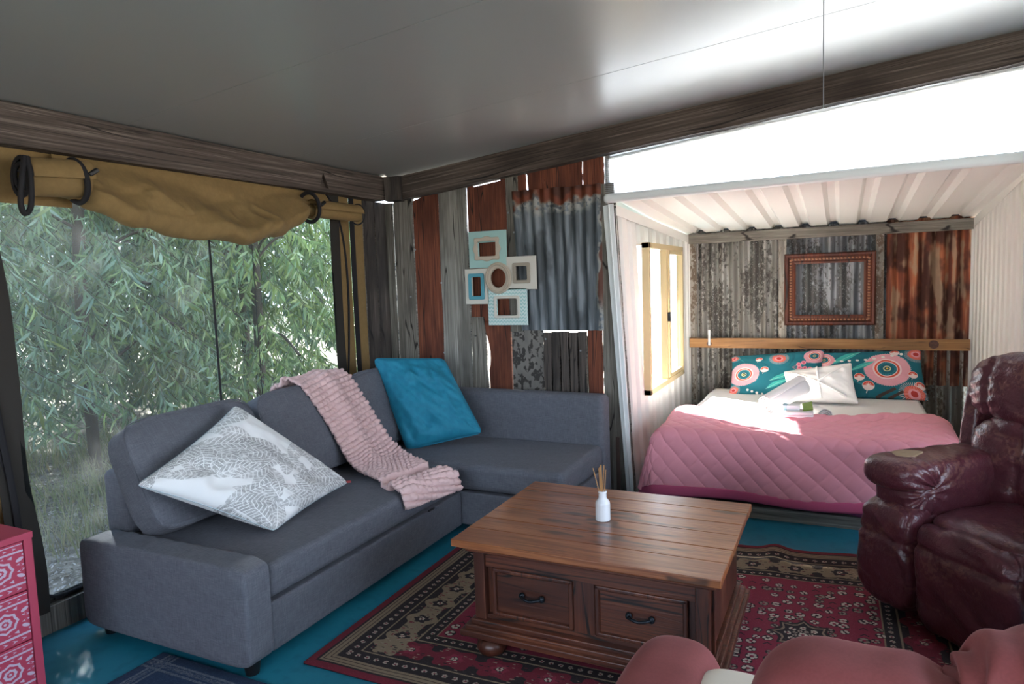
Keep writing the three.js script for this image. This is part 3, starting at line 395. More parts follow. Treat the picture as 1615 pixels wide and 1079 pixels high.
// ---- sleeping alcove
const ribSteps = (a, b, per, f) => { const L = new Set([a, b]); for (let k = Math.floor(a / per) - 1; k * per <= b + per; k++) for (const t of f) { const x = k * per + t; if (x > a && x < b) L.add(x); } return [...L].sort((p, q) => p - q); };
const rib = (x, per, f, h) => { const t = ((x % per) + per) % per; return t < f[0] ? 0 : t < f[1] ? (h * (t - f[0])) / (f[1] - f[0]) : t < f[2] ? h : t < f[3] ? h * (1 - (t - f[2]) / (f[3] - f[2])) : 0; };
const WF = [0.075, 0.095, 0.145, 0.165], WP = 0.19;
const leftX = (y, z) => { const t = clamp((z + 6.3) / 1.88), v = y / 1.95; return lerp(lerp(-1.237, -1.243, v), lerp(-1.262, -1.352, v), t); };
{ const w = struct('wall_alcove_left');
  const pc = (z0, z1, y0, y1) => { const L = ribSteps(-z0, -z1, WP, WF); part('ribbed_sheet', shell((u, v) => V(leftX(lerp(y0, y1(-u), v), -u) - rib(u, WP, WF, 0.022), lerp(y0, y1(-u), v), -u), L, 4, 0.0016, (u, v, p) => [p.z, p.y], 0.3), mats.colorbond, w); };
  const top = (z) => lerp(1.828, 1.955, (z + 6.3) / 1.88);
  pc(-4.43, -4.845, 0, top); pc(-5.985, -6.3, 0, top); pc(-4.845, -5.985, 0, () => 0.65); pc(-4.845, -5.985, 1.72, top);
  // capping along the top edge
  part('capping', shell((u, v) => { const z = lerp(-4.425, -6.3, u); return V(leftX(1.9, z) + 0.006 + (v > 0.99 ? -0.03 : 0), top(z) - 0.05 + Math.min(v, 0.9) * 0.076, z); }, 4, [0, 0.9, 1], 0.003, undefined, 0.5), mats.colorbond, w);
  part('capping', at(rbox(0.02, 1.86, 0.02, 0.003), -1.243, 0.93, -6.29), mats.colorbond, w);
}
{ const w = struct('wall_alcove_right'); const L = ribSteps(4.3, 6.3, WP * 0.8, WF.map((t) => t * 0.8)); const top = (z) => lerp(1.84, 2.055, (z + 6.3) / 1.88);
  part('ribbed_sheet', shell((u, v) => V(0.912 + rib(u, WP * 0.8, WF.map((t) => t * 0.8), 0.02), v * top(-u), -u), L, 4, 0.0016, (u, v, p) => [p.z, p.y], 0.3), mats.colorbond, w);
  part('capping', shell((u, v) => { const z = lerp(-4.3, -6.3, u); return V(0.906 + (v > 0.99 ? 0.03 : 0), top(z) - 0.06 + Math.min(v, 0.9) * 0.075, z); }, 4, [0, 0.9, 1], 0.003, undefined, 0.5), mats.colorbond, w);
  part('capping', at(rbox(0.02, 1.84, 0.02, 0.003), 0.905, 0.92, -6.28), mats.colorbond, w);
  part('plank', metreUV(bx(0.93, 2.4, 0, 2.08, -4.47, -4.44)), mats.grey, w); }
{ const w = struct('wall_alcove_back'); const cs = (x0, x1, y0, y1, z, m, ph) => part('corrugated_sheet', shell((u, v) => V(lerp(x0, x1, u), lerp(y0, y1, v), z + 0.02 * Math.sin((lerp(x0, x1, u) / 0.088) * 2 * PI + ph)), Math.round((x1 - x0) / 0.0084), 6, 0.0012, (u, v, p) => [p.x + ph, p.y + ph * 0.3]), m, w);
  cs(-1.26, -0.42, 0, 1.88, -6.318, mats.zincDark, 0.3); cs(-0.46, 0.36, 0, 1.88, -6.34, mats.zincMid, 1.7); cs(0.33, 0.93, 0.55, 1.88, -6.316, mats.rust, 0.9); cs(0.3, 0.93, 0, 0.9, -6.335, mats.zincEarth, 2.4);
  for (const [a, b] of [[-1.235, -1.175], [-0.485, -0.425], [0.25, 0.31]]) part('cover_strip', metreUV(bx(a, b, 0, 1.84, -6.3, -6.294, 0.002)), mats.zincEarth, w);
}
{ const g = metreUV(roughBox(-1.235, 0.905, 1.77, 1.855, -6.31, -6.255, 0.002, 71), true); struct('trim_4', g, mats.grey); }
{ const w = struct('trim_5'); part('rail', metreUV(roughBox(-1.235, 0.9, 0.838, 0.925, -6.29, -6.25, 0.002, 73), true), mats.pine, w); part('knot', at(cyl(0.032, 0.034, 0.004, 20), 0.66, 0.885, -6.248, PI / 2), mats.tableDark, w); part('cleat', metreUV(bx(-1.07, -1.05, 0.86, 1.0, -6.252, -6.24, 0.002)), mats.white, w, 'white cleat'); part('knot', at(cyl(0.02, 0.022, 0.004, 20), -1.062, 0.875, -6.247, PI / 2), mats.tableDark, w); }
{ const w = struct('ceiling_alcove'); // ribbed roof sheet falling to the back
  const F = [0.105, 0.13, 0.175, 0.2], P = 0.215, L = ribSteps(-1.42, 1.02, P, F);
  part('ribbed_sheet', shell((u, v) => V(u, lerp(1.862, 1.988, v) + 0.014 * (u + 1.4) * v + rib(u, P, F, 0.034), lerp(-6.36, -4.43, v)), L, 4, 0.0016, (u, v, p) => [p.x, p.z], 0.3), mats.colorbond, w); part('eave', shell((u, v) => V(u, lerp(1.868, 1.99, v) + rib(u, P, F, 0.034) + 0.002, lerp(-6.36, -4.6, v)), ribSteps(-2.02, -1.4, P, F), 4, 0.0016, (u, v, p) => [p.x, p.z], 0.3), mats.colorbond, w); part('closure', bx(-1.3, 0.98, 1.8, 1.93, -6.372, -6.362, 0.002), M(0x2c3138, 0.7), w); }
struct('trim_7', at(rbox(3.82, 0.06, 0.06, 0.022, 4), 0.49, 2.043, -4.415, 0, 0, 0.0138), mats.trimWhite);
{ const w = struct('trim_6'); const s = new THREE.Shape(); s.moveTo(-1.432, 1.972); s.lineTo(-1.362, 1.984); s.lineTo(-1.255, 0); s.lineTo(-1.305, 0); part('flashing', at(extrude(s, 0.012, 0.003), 0, 0, -4.425), mats.trimWhite, w); part('flashing', at(extrude(s, 0.02, 0.004), -0.0, 0, -4.43, 0, 0, 0, V(1, 1, 0.6)), mats.trimWhite, w);
  const f = new THREE.Shape(); f.moveTo(-1.395, 1.978); f.lineTo(-1.387, 1.98); f.lineTo(-1.278, 0); f.lineTo(-1.284, 0); part('fold', at(extrude(f, 0.018, 0.002), 0, 0, -4.42), mats.trimWhite, w); }
struct('trim_8', metreUV(bx(-1.2, 0.88, 0, 0.075, -4.34, -4.28, 0.004), true), mats.grey);

// clerestory of twin-wall sheet
{ const w = struct('window_1'); const y0 = 2.05, yt = (x) => 2.128 + 0.0985 * (x + 3.1) - 0.004, x0 = -1.422, x1 = 2.37;
  const sk = new THREE.Shape(); sk.moveTo(x0, y0); sk.lineTo(x1, y0); sk.lineTo(x1, yt(x1) + 0.02); sk.lineTo(x0, yt(x0) + 0.02); const g = new THREE.ShapeGeometry(sk);
  const poly = M(0xfafcff, 0.94, { transmission: 1, thickness: 0, specularIntensity: 0.4 }), clear = M(0xffffff, 0.2, { transmission: 1, thickness: 0, specularIntensity: 0.5 });
  part('window_pane', at(g, 0, 0, -4.44), poly, w); part('window_pane', at(g, 0, 0, -4.43), clear, w);
  const L = []; for (let y = y0 + 0.012; y < yt(x1); y += 0.012) { const a = Math.max(x0, (y - 2.124) / 0.0985 - 3.1); if (a < x1 - 0.05) L.push(at(new THREE.BoxGeometry(x1 - a, 0.0012, 0.0096), (a + x1) / 2, y, -4.435)); }
  const ribs = part('flute', merge(L), M(0xdfe3ea, 0.5, { transmission: 0.5, thickness: 0 }), w); ribs.userData.kind = 'stuff';
  part('batten', metreUV(bx(x0, x0 + 0.04, y0 - 0.03, yt(x0) + 0.02, -4.47, -4.446)), mats.grey, w);
  part('batten', at(metreUV(rbox(3.8, 0.03, 0.03)), 0.5, yt(0.5) - 0.012, -4.462, 0, 0, Math.atan(0.0985)), mats.grey, w);
}
// alcove window: cream aluminium slider
{ const w = struct('window_2'), y0 = 0.635, y1 = 1.737, z0 = -4.83, z1 = -6.0, x = -1.262, f = 0.04;
  const b = (n, xa, xb, ya, yb, za, zb) => part(n, bx(xa, xb, ya, yb, za, zb, 0.003), mats.alu, w);
  b('window_frame', x - 0.025, x + 0.03, y1 - f, y1, z1, z0); b('window_frame', x - 0.025, x + 0.03, y0, y0 + f, z1, z0); b('window_frame', x - 0.025, x + 0.03, y0, y1, z0 - f, z0); b('window_frame', x - 0.025, x + 0.03, y0, y1, z1, z1 + f);
  b('mullion', x - 0.03, x + 0.02, y0 + f, y1 - f, -5.46, -5.4); const sash = b('sash', x - 0.005, x + 0.025, y0 + f, y1 - f, -5.52, -5.47); b('sash', x - 0.005, x + 0.025, y1 - f - 0.03, y1 - f, -5.96, -5.5); b('sash', x - 0.005, x + 0.025, y0 + f, y0 + f + 0.03, -5.96, -5.5);
  const glass = M(0xffffff, 0.12, { transmission: 1, thickness: 0 });
  part('window_pane', at(new THREE.PlaneGeometry(0.56, y1 - y0 - 2 * f), x - 0.02, (y0 + y1) / 2, -5.15, 0, PI / 2, 0), glass, w); part('window_pane', at(new THREE.PlaneGeometry(0.5, y1 - y0 - 2 * f), x + 0.01, (y0 + y1) / 2, -5.73, 0, PI / 2, 0), glass, w);
  part('latch', at(rbox(0.02, 0.075, 0.035, 0.006), x + 0.03, 1.17, -5.44), mats.iron, w); }

// ---------------------------------------------------------------- things
const into = (t) => (name, g, m, label) => { g.translate(-t.position.x, -t.position.y, -t.position.z); return part(name, g, m, t, label); };
const ridged = (x, y, s) => { const n = fbm(x, y, s, 3); return Math.pow(1 - Math.abs(2 * n - 1), 4); };

// rolled canvas blind sagging between its ties
{ const t = thing('canvas_blind', 'mustard canvas blind rolled up and sagging between two ties under the left timber beam', 'blind', [-3.15, 1.75, -2.8]), P = into(t);
  const yb = (z) => { const k = [[-1.6, 1.915], [-1.7, 1.905], [-1.93, 1.935], [-2.05, 1.878], [-2.2, 1.82], [-2.47, 1.772], [-2.8, 1.758], [-3.08, 1.803], [-3.3, 1.88], [-3.43, 1.955], [-3.55, 1.935], [-3.83, 1.93], [-3.97, 1.95]]; let i = 0; while (i < k.length - 2 && z < k[i + 1][0]) i++; const q = clamp((z - k[i][0]) / (k[i + 1][0] - k[i][0])), s = q * q * (3 - 2 * q) * 0.5 + q * 0.5; return lerp(k[i][1], k[i + 1][1], s); };
  const tie = (z) => Math.max(Math.exp(-(((z + 1.95) / 0.06) ** 2)), Math.exp(-(((z + 3.44) / 0.06) ** 2)));
  const g = shell((u, v) => {
    const z = lerp(-1.9, -3.52, u), b = yb(z), w = 0.075 + 0.05 * Math.exp(-(((z + 2.75) / 0.6) ** 2)) - 0.045 * tie(z), rr = Math.min(w, 0.075), top = 2.125;
    const sag = clamp((z + 1.93) / (-3.44 + 1.93)), inside = sag > 0 && sag < 1 ? Math.sin(PI * sag) : 0;
    let x, y;
    if (v < 0.62) { const q = v / 0.62; y = lerp(top, b + rr, q); x = -3.165 + 0.02 + (w * 1.5) * Math.pow(q, 1.5); }
    else { const a = ((v - 0.62) / 0.38) * PI * 1.35; y = b + rr - rr * Math.sin(a); x = -3.145 + w * 1.5 - rr + rr * Math.cos(a); }
    const f = inside * (0.026 * Math.sin(v * 9 + 12 * Math.abs(sag - 0.62) + 2 * fbm(u * 6, v * 2, 3)) + 0.05 * (fbm(u * 7 + v * 4, v * 3 - u * 5, 7, 3) - 0.5)) * smooth(0, 0.25, v) + 0.03 * ridged(u * 5 + v * 2.6, v * 1.2 - u * 6, 12) * smooth(0.1, 0.4, v);
    return V(x + f, y + f * 0.3 * Math.sin(u * 30), z);
  }, 150, 44, 0.004, (u, v) => [u * 2.3, v * 0.6]);
  P('canvas', g, mats.canvas);
  // open end of the roll at the left
  P('roll', shell((u, v) => { const a = u * PI * 4.6, r = lerp(0.088, 0.03, u) * (1 + 0.06 * Math.sin(a * 1.7)); return V(-3.06 + r * Math.cos(a) * 0.85, 1.992 + r * Math.sin(a) + 0.02 * v, lerp(-1.72, -1.99, v)); }, 90, 12, 0.004, (u, v) => [u, v * 0.3]), mats.canvas);
  const rim = []; for (let i = 0; i <= 60; i++) { const u = i / 60, a = u * PI * 4.6, r = lerp(0.088, 0.03, u) * (1 + 0.06 * Math.sin(a * 1.7)); rim.push(V(-3.06 + r * Math.cos(a) * 0.85, 1.992 + r * Math.sin(a), -1.72)); } P('binding', tube(rim, 0.009, 160, 6), mats.webbing);
  P('roll', shell((u, v) => { const a = u * PI * 3.2, r = lerp(0.07, 0.025, u); return V(-3.075 + r * Math.cos(a) * 0.9, 2.0 + r * Math.sin(a), lerp(-3.46, -3.93, v)); }, 70, 8, 0.004, (u, v) => [u, v * 0.4]), mats.canvas);
  const rim2 = []; for (let i = 0; i <= 30; i++) { const a = (i / 30) * 2 * PI; rim2.push(V(-3.075 + 0.069 * Math.cos(a) * 0.9, 2.0 + 0.071 * Math.sin(a), -3.93)); } P('binding', tube(rim2, 0.005, 60, 6), mats.webbing);
  for (const z of [-1.95, -3.44]) { const c = []; for (let i = 0; i <= 24; i++) { const a = (i / 24) * 2 * PI; c.push(V(-3.07 + 0.082 * Math.cos(a), (z < -3 ? 2.01 : 2.005) + 0.092 * Math.sin(a) + 0.0 * a, z + 0.012 * Math.sin(a))); } P('tie', tube(c, 0.013, 60, 6), mats.webbing); P('buckle', at(rbox(0.02, 0.02, 0.05, 0.006), -2.985, z < -3 ? 2.03 : 2.04, z - 0.03, 0.6), mats.blackPlastic); }
  P('strap', tube([[-2.99, 2.07, -1.70], [-2.97, 1.98, -1.672], [-2.98, 1.86, -1.665], [-2.985, 1.835, -1.68], [-2.98, 1.86, -1.698], [-2.97, 1.97, -1.705], [-2.99, 2.07, -1.71]], 0.011, 50, 6), mats.webbing);
}

// corner sofa
{ const t = thing('corner_sofa', 'charcoal grey fabric corner sofa with a chaise along the board wall', 'sofa', [-2.5, 0, -2.9]), P = into(t), fb = (n, ...a) => P(n, metreUV(bx(...a)), mats.sofa);
  const soft = (n, x0, x1, y0, y1, z0, z1, r, seed, amp = 0.004) => { const g = new RoundedBoxGeometry(x1 - x0, y1 - y0, Math.abs(z1 - z0), 5, r); const p = g.attributes.position, nn = g.attributes.normal, v = V(); for (let i = 0; i < p.count; i++) { v.fromBufferAttribute(p, i); const d = n3(v, 3, seed) * amp; p.setXYZ(i, v.x + nn.getX(i) * d + (x0 + x1) / 2, v.y + nn.getY(i) * d + (y0 + y1) / 2, v.z + nn.getZ(i) * d + (z0 + z1) / 2); } return P(n, metreUV(g), mats.sofa); };
  // end arm: slightly falling to the back, softly padded
  { const g = puff(1.0, 0.4, 0.145, 14, 30, (p) => { const f = smooth(0.1, 0.2, p.y); return 0.0035 * f * Math.sin(p.x * 60 + 3 * fbm(p.x * 5, p.z * 9, 3)) * smooth(0.1, 0.5, fbm(p.x * 3, 1, 8)); }); P('arm', g.translate(-2.512, 0.247, -1.845), mats.sofa); }
  soft('seat', -2.97, -2.03, 0.262, 0.412, -3.44, -1.92, 0.035, 3, 0.008);
  soft('drawer_front', -2.97, -2.035, 0.05, 0.252, -3.44, -1.92, 0.012, 4, 0.002);
  soft('chaise_seat', -2.97, -1.385, 0.262, 0.418, -4.16, -3.448, 0.04, 5, 0.01);
  soft('chaise_base', -2.97, -1.392, 0.05, 0.252, -4.16, -3.448, 0.012, 6, 0.002);
  soft('backrest', -3.04, -2.88, 0.05, 0.705, -4.3, -1.925, 0.035, 7, 0.006);
  soft('backrest', -2.885, -1.378, 0.05, 0.738, -4.335, -4.165, 0.045, 8, 0.008);
  P('pull_tab', at(rbox(0.006, 0.012, 0.06, 0.003), -2.028, 0.256, -3.1), mats.blackPlastic);
  for (const [x, z] of [[-2.92, -1.84], [-2.07, -1.84], [-1.45, -4.25], [-1.45, -3.52], [-2.92, -4.25]]) P('foot', at(cyl(0.034, 0.026, 0.052, 16), x, 0.026, z), mats.blackPlastic);
}
const boxCushion = (label, x, y, z, w, h, d, lean, seed, yaw = 0) => { const t = thing('sofa_cushion', label, 'cushion', [x, y, z], yaw, 'grey back cushions of the corner sofa');
  const g = puff(d, h, w, 6, 26, (p, n) => 0.014 * (fbm(p.z * 4 + seed, p.y * 4, seed, 3) - 0.5) - 0.012 * smooth(0.12, 0.26, Math.abs(p.y)) * (Math.abs(n.x) > 0.6 ? 1 : 0) + 0.006 * ridged(p.z * 3 + seed, p.y * 7, seed + 4) * (Math.abs(n.x) > 0.5 ? 1 : 0));
  g.rotateZ(R(lean)); part('cover', g, mats.sofa, t);
  const pts = []; for (let i = 0; i < 64; i++) { const a = (i / 64) * 2 * PI, c = Math.cos(a), s = Math.sin(a), k = Math.pow(Math.abs(c) ** 7 + Math.abs(s) ** 7, -1 / 7); pts.push(V(d * 0.33, (s * k * h) / 2 * 0.985, (c * k * w) / 2 * 0.985).applyAxisAngle(V(0, 0, 1), R(lean))); } part('piping', tube(pts, 0.0035, 120, 5, true), mats.sofa, t); };
boxCushion('grey back cushion nearest the open sofa arm, behind the leaf-print cushion', -2.8, 0.672, -2.262, 0.76, 0.53, 0.19, 25, 1, 0.04);
boxCushion('middle grey back cushion with the pink throw hung over it', -2.81, 0.672, -3.03, 0.76, 0.52, 0.19, 21, 2);
boxCushion('grey back cushion in the sofa corner, half hidden by the turquoise cushion', -2.815, 0.675, -3.785, 0.72, 0.52, 0.19, 20, 3);
{ const t = thing('scatter_cushion', 'large white cushion with a grey dotted leaf print standing on its corner', 'cushion', [-2.5, 0.41, -2.3]), P = into(t);
  const c = [[-2.72, 0.925, -2.43], [-2.375, 0.45, -2.83], [-2.27, 0.425, -2.19], [-2.6, 0.715, -1.79]];
  P('cover', cushion(c, 0.22, 44, 0.026, 3, 0.05), M(0xffffff, 0.9, { map: T.leafPrint })); P('piping', cushionEdge(c, 0.003, 0.05), M(0xa9b9bf, 0.8)); P('tag', at(rbox(0.03, 0.012, 0.002, 0.001), -2.378, 0.453, -2.838, 0, 0.6), M(0xa8484a, 0.8), 'small red tag'); }
{ const t = thing('scatter_cushion', 'turquoise velvet cushion leaning in the corner of the sofa', 'cushion', [-2.5, 0.42, -3.8]), P = into(t);
  const c = [[-2.88, 1.0, -3.77], [-2.48, 0.975, -4.03], [-2.16, 0.49, -3.96], [-2.57, 0.41, -3.67]];
  P('cover', cushion(c, 0.27, 48, 0.04, 8, 0.01, [1, 1], 18), M(0xffffff, 0.75, { map: T.velvet, sheen: 0.9, sheenRoughness: 0.35, sheenColor: new THREE.Color(0.12, 0.5, 0.6) })); P('piping', cushionEdge(c, 0.006, 0.01, 18), M(0x14708c, 0.8)); }
// pink ribbed fleece throw
{ const path = new THREE.CatmullRomCurve3([[-3.06, 0.83, -3.2], [-3.03, 0.925, -3.2], [-2.95, 0.955, -3.2], [-2.85, 0.93, -3.215], [-2.755, 0.8, -3.24], [-2.67, 0.62, -3.28], [-2.6, 0.5, -3.29], [-2.5, 0.447, -3.26], [-2.36, 0.436, -3.19], [-2.2, 0.433, -3.11], [-2.06, 0.434, -3.05], [-1.995, 0.415, -3.03], [-1.975, 0.34, -3.03]].map((p) => V(...p)));
  const N = 240, fr = Array.from({ length: N + 1 }, (_, i) => ({ p: path.getPointAt(i / N), t: path.getTangentAt(i / N) })), len = path.getLength();
  const g = shell((u, v) => {
    const i = u * N, a = Math.floor(i), f = fr[Math.min(a, N)], s = u * len, w = 0.43 - 0.06 * smooth(0.3, 0.55, u) + 0.03 * Math.sin(s * 9), c = (v - 0.5) * 2;
    const side = V(0.25 * smooth(0.5, 0.9, u), 0, -1).normalize(), n = V().crossVectors(side, f.t).normalize(); if (n.y < 0 && n.x < 0) n.negate();
    const sk = 0.1 * c * Math.sin(u * 5), rb = Math.abs(Math.sin(((s + sk * 0.4 + 0.01 * fbm(v * 4, s * 8, 3)) * PI) / 0.034));
    const lump = 0.55 + 0.45 * Math.abs(Math.sin(v * PI * 10 + (Math.floor(s / 0.034) % 2) * 1.57)), fold = 0.026 * Math.sin(v * PI * 3 + 2 + u * 4) * smooth(0.05, 0.25, u) * (1 - 0.75 * smooth(0.5, 0.75, u)) + 0.022 * smooth(0.6, 0.9, u) * (fbm(v * 4, u * 14, 9, 3) - 0.4);
    return f.p.clone().addScaledVector(side, (c * w) / 2 + 0.012 * rb * Math.sign(c) * Math.pow(Math.abs(c), 8)).addScaledVector(n, 0.004 + 0.023 * Math.pow(rb, 0.8) * lump + Math.max(-0.004, fold));
  }, 420, 54, 0.012, (u, v) => [u * 2, v * 0.4]);
  single('throw_blanket', 'pale pink ribbed fleece throw running down the sofa back and over the seat', 'blanket', g, M(0xdcbcba, 0.95, { sheen: 0.7, sheenRoughness: 0.5, sheenColor: new THREE.Color(0.8, 0.62, 0.62) }));
}
// rugs
{ const g = shell((u, v) => { // laid with small ripples; far right edge lifted
    const A = [-1.925, -1.965], B = [-1.955, -3.68], C = [0.56, -3.9], D = [0.58, -2.0], x = lerp(lerp(A[0], B[0], v), lerp(D[0], C[0], v), u), z = lerp(lerp(A[1], B[1], v), lerp(D[1], C[1], v), u);
    const rip = 0.022 * Math.exp(-(((u - 0.655) / 0.022) ** 2)) * smooth(0.75, 1, v) + 0.008 * Math.exp(-(((u - 0.8) / 0.05) ** 2)) * smooth(0.6, 1, v); return V(x, 0.006 + rip + 0.001 * Math.sin(u * 40), z);
  }, 110, 50, 0.009, (u, v) => [u, v]);
  single('persian_rug', 'dark red persian rug with beige and black borders under the coffee table', 'rug', g, M(0xffffff, 0.97, { map: T.rug, bumpMap: T.sofaBump, bumpScale: 0.001 })); }
single('mat', 'navy blue mat with faded grey border lines beside the sofa arm', 'mat', shell((u, v) => V(-2.53 + u * 0.9, 0.005 + 0.0015 * fbm(u * 4, v * 4, 2), -1.795 + v * 0.9), 20, 20, 0.008, (u, v) => [u, 1 - v]), M(0xffffff, 0.97, { map: T.blueRug }));

// coffee table
{ const t = thing('coffee_table', 'dark-stained wooden chest coffee table with plank top, two drawers and ball feet', 'table', [-0.865, 0, -2.65]), P = into(t);
  const x0 = -1.385, x1 = -0.345, z0 = -3.065, z1 = -2.238, n = 6, q = rng(3), alongX = (g, o = 0) => { metreUV(g); const u = g.attributes.uv; for (let i = 0; i < u.count; i++) u.setXY(i, u.getY(i) + o, u.getX(i) + o * 1.7); return g; };
  let z = z0; for (let i = 0; i < n; i++) { const w = ((z1 - z0) / n) * (i % 2 ? 1.1 : 0.9); P('plank', alongX(bx(x0 + 0.004 * q(), x1 - 0.004 * q(), 0.462, 0.49 + 0.0015 * q(), z + 0.0008, z + w - 0.0008, 0.0035, 3), q() * 3), mats.table); z += w; }
  const ring = (y0, y1, o, m = mats.tableDark, nm = 'moulding') => P(nm, alongX(bx(-1.32 - o, -0.402 + o, y0, y1, -2.995 - o, -2.312 + o, 0.006, 3)), m);
  ring(0.446, 0.463, 0.045, mats.table); ring(0.43, 0.448, 0.028);
  ring(0.085, 0.112, 0.052); ring(0.108, 0.13, 0.036); ring(0.126, 0.148, 0.018);
  P('carcass', metreUV(bx(-1.3, -0.42, 0.12, 0.44, -2.975, -2.345, 0.004)), mats.tableDark);
  for (const [x, zz] of [[-1.3, -2.335], [-0.424, -2.335], [-1.3, -2.972], [-0.424, -2.972]]) P('post', metreUV(bx(x - 0.024, x + 0.024, 0.13, 0.44, zz - 0.024, zz + 0.024, 0.004)), mats.tableDark);
  P('rail', alongX(bx(-1.28, -0.44, 0.36, 0.435, -2.355, -2.325, 0.003)), mats.tableDark); P('rail', alongX(bx(-1.28, -0.44, 0.135, 0.165, -2.355, -2.325, 0.003)), mats.tableDark); P('stile', metreUV(bx(-0.905, -0.82, 0.16, 0.365, -2.355, -2.325, 0.003)), mats.tableDark);
  for (const xs of [-0.403, -1.321]) { P('side_panel', metreUV(bx(xs - 0.006, xs + 0.006, 0.17, 0.41, -2.94, -2.37, 0.003)), mats.tableDark); P('side_moulding', metreUV(bx(xs - 0.01, xs + 0.014, 0.16, 0.42, -2.38, -2.365, 0.004)), mats.tableDark); }
  for (const xc of [-1.078, -0.648]) { const d = P('drawer', alongX(bx(xc - 0.165, xc + 0.165, 0.172, 0.352, -2.36, -2.335, 0.004), xc * 3), mats.tableDark);
    const f = (a, b, c, e) => bx(a, b, c, e, -2.345, -2.32, 0.006, 3); const D = (nm, g, m) => part(nm, g.translate(0.865, 0, 2.65), m, d);
    D('moulding', metreUV(merge([f(xc - 0.172, xc + 0.172, 0.344, 0.362), f(xc - 0.172, xc + 0.172, 0.163, 0.181), f(xc - 0.172, xc - 0.154, 0.163, 0.362), f(xc + 0.154, xc + 0.172, 0.163, 0.362)])), mats.tableDark);
    const hg = [tube([[xc - 0.042, 0.265, -2.325], [xc - 0.03, 0.266, -2.305], [xc, 0.262, -2.298], [xc + 0.03, 0.266, -2.305], [xc + 0.042, 0.265, -2.325]], 0.006, 30, 8)]; for (const s of [-1, 1]) hg.push(at(new THREE.SphereGeometry(0.0125, 14, 10), xc + s * 0.042, 0.265, -2.325, 0, 0, 0, V(1, 1.15, 0.8)));
    D('handle', merge(hg), mats.iron); }
  const ball = new THREE.LatheGeometry([[0.001, 0], [0.03, 0.002], [0.052, 0.014], [0.062, 0.036], [0.056, 0.058], [0.036, 0.072], [0.03, 0.078], [0.04, 0.084], [0.04, 0.088]].map((p) => new THREE.Vector2(...p)), 32);
  for (const [x, zz] of [[-1.255, -2.315], [-0.47, -2.315], [-1.255, -2.99], [-0.47, -2.99]]) P('foot', at(metreUV(ball.clone()), x, 0.008, zz), mats.tableDark);
}
// reed diffuser
{ const t = thing('reed_diffuser', 'small white bottle with thin rattan reeds on the coffee table', 'diffuser', [-0.888, 0.4915, -2.65]); const white = M(0xdfe3e8, 0.25, { clearcoat: 0.5, clearcoatRoughness: 0.15 });
  part('bottle', new THREE.LatheGeometry([[0.001, 0], [0.028, 0], [0.031, 0.004], [0.031, 0.07], [0.029, 0.08], [0.02, 0.091], [0.0165, 0.097], [0.0165, 0.118], [0.0185, 0.119], [0.0185, 0.125], [0.0125, 0.125], [0.0125, 0.1]].map((p) => new THREE.Vector2(...p)), 40), white, t);
  const q = rng(4), rm = M(0xb78a5a, 0.8); for (let i = 0; i < 9; i++) { const a = q() * 7, l = 0.21 + q() * 0.03, tx = (q() - 0.62) * 0.055, tz = (q() - 0.5) * 0.04; part('reed', tube([[Math.cos(a) * 0.006 - tx * 0.2, 0.05, Math.sin(a) * 0.006], [Math.cos(a) * 0.006 + tx, l, Math.sin(a) * 0.006 + tz]], 0.0018, 4, 6), rm, t); } }

// stencilled chest of drawers
{ const t = thing('chest_of_drawers', 'raspberry pink chest of drawers stencilled with pale tribal bands', 'drawers', [-2.95, 0, -1.12]), P = into(t), pink = M(0xb5445c, 0.5), Dm = M(0xffffff, 0.55, { map: T.stencil });
  P('top', bx(-3.17, -2.695, 0.612, 0.637, -1.435, -0.7, 0.003), pink); P('side', bx(-3.16, -2.7, 0, 0.612, -1.433, -1.405, 0.002), pink); P('side', bx(-3.16, -2.7, 0, 0.612, -0.735, -0.705, 0.002), pink); P('back', bx(-3.17, -3.16, 0, 0.61, -1.43, -0.71, 0.002), pink); P('plinth', bx(-3.15, -2.71, 0, 0.04, -1.405, -0.735, 0.002), pink);
  for (let i = 0; i < 3; i++) { const y0 = 0.045 + i * 0.189, g = rbox(0.022, 0.185, 0.664, 0.003).translate(-2.715, y0 + 0.0925, -1.07), p = g.attributes.position, uv = g.attributes.uv; for (let k = 0; k < p.count; k++) uv.setXY(k, (-0.738 - p.getZ(k)) / 0.664, (p.getY(k) - y0) / 0.185); const d = P('drawer', g, Dm); part('knob', at(new THREE.SphereGeometry(0.014, 16, 12), -2.695 + 2.95, y0 + 0.0925, -1.07 + 1.12), pink, d); } }

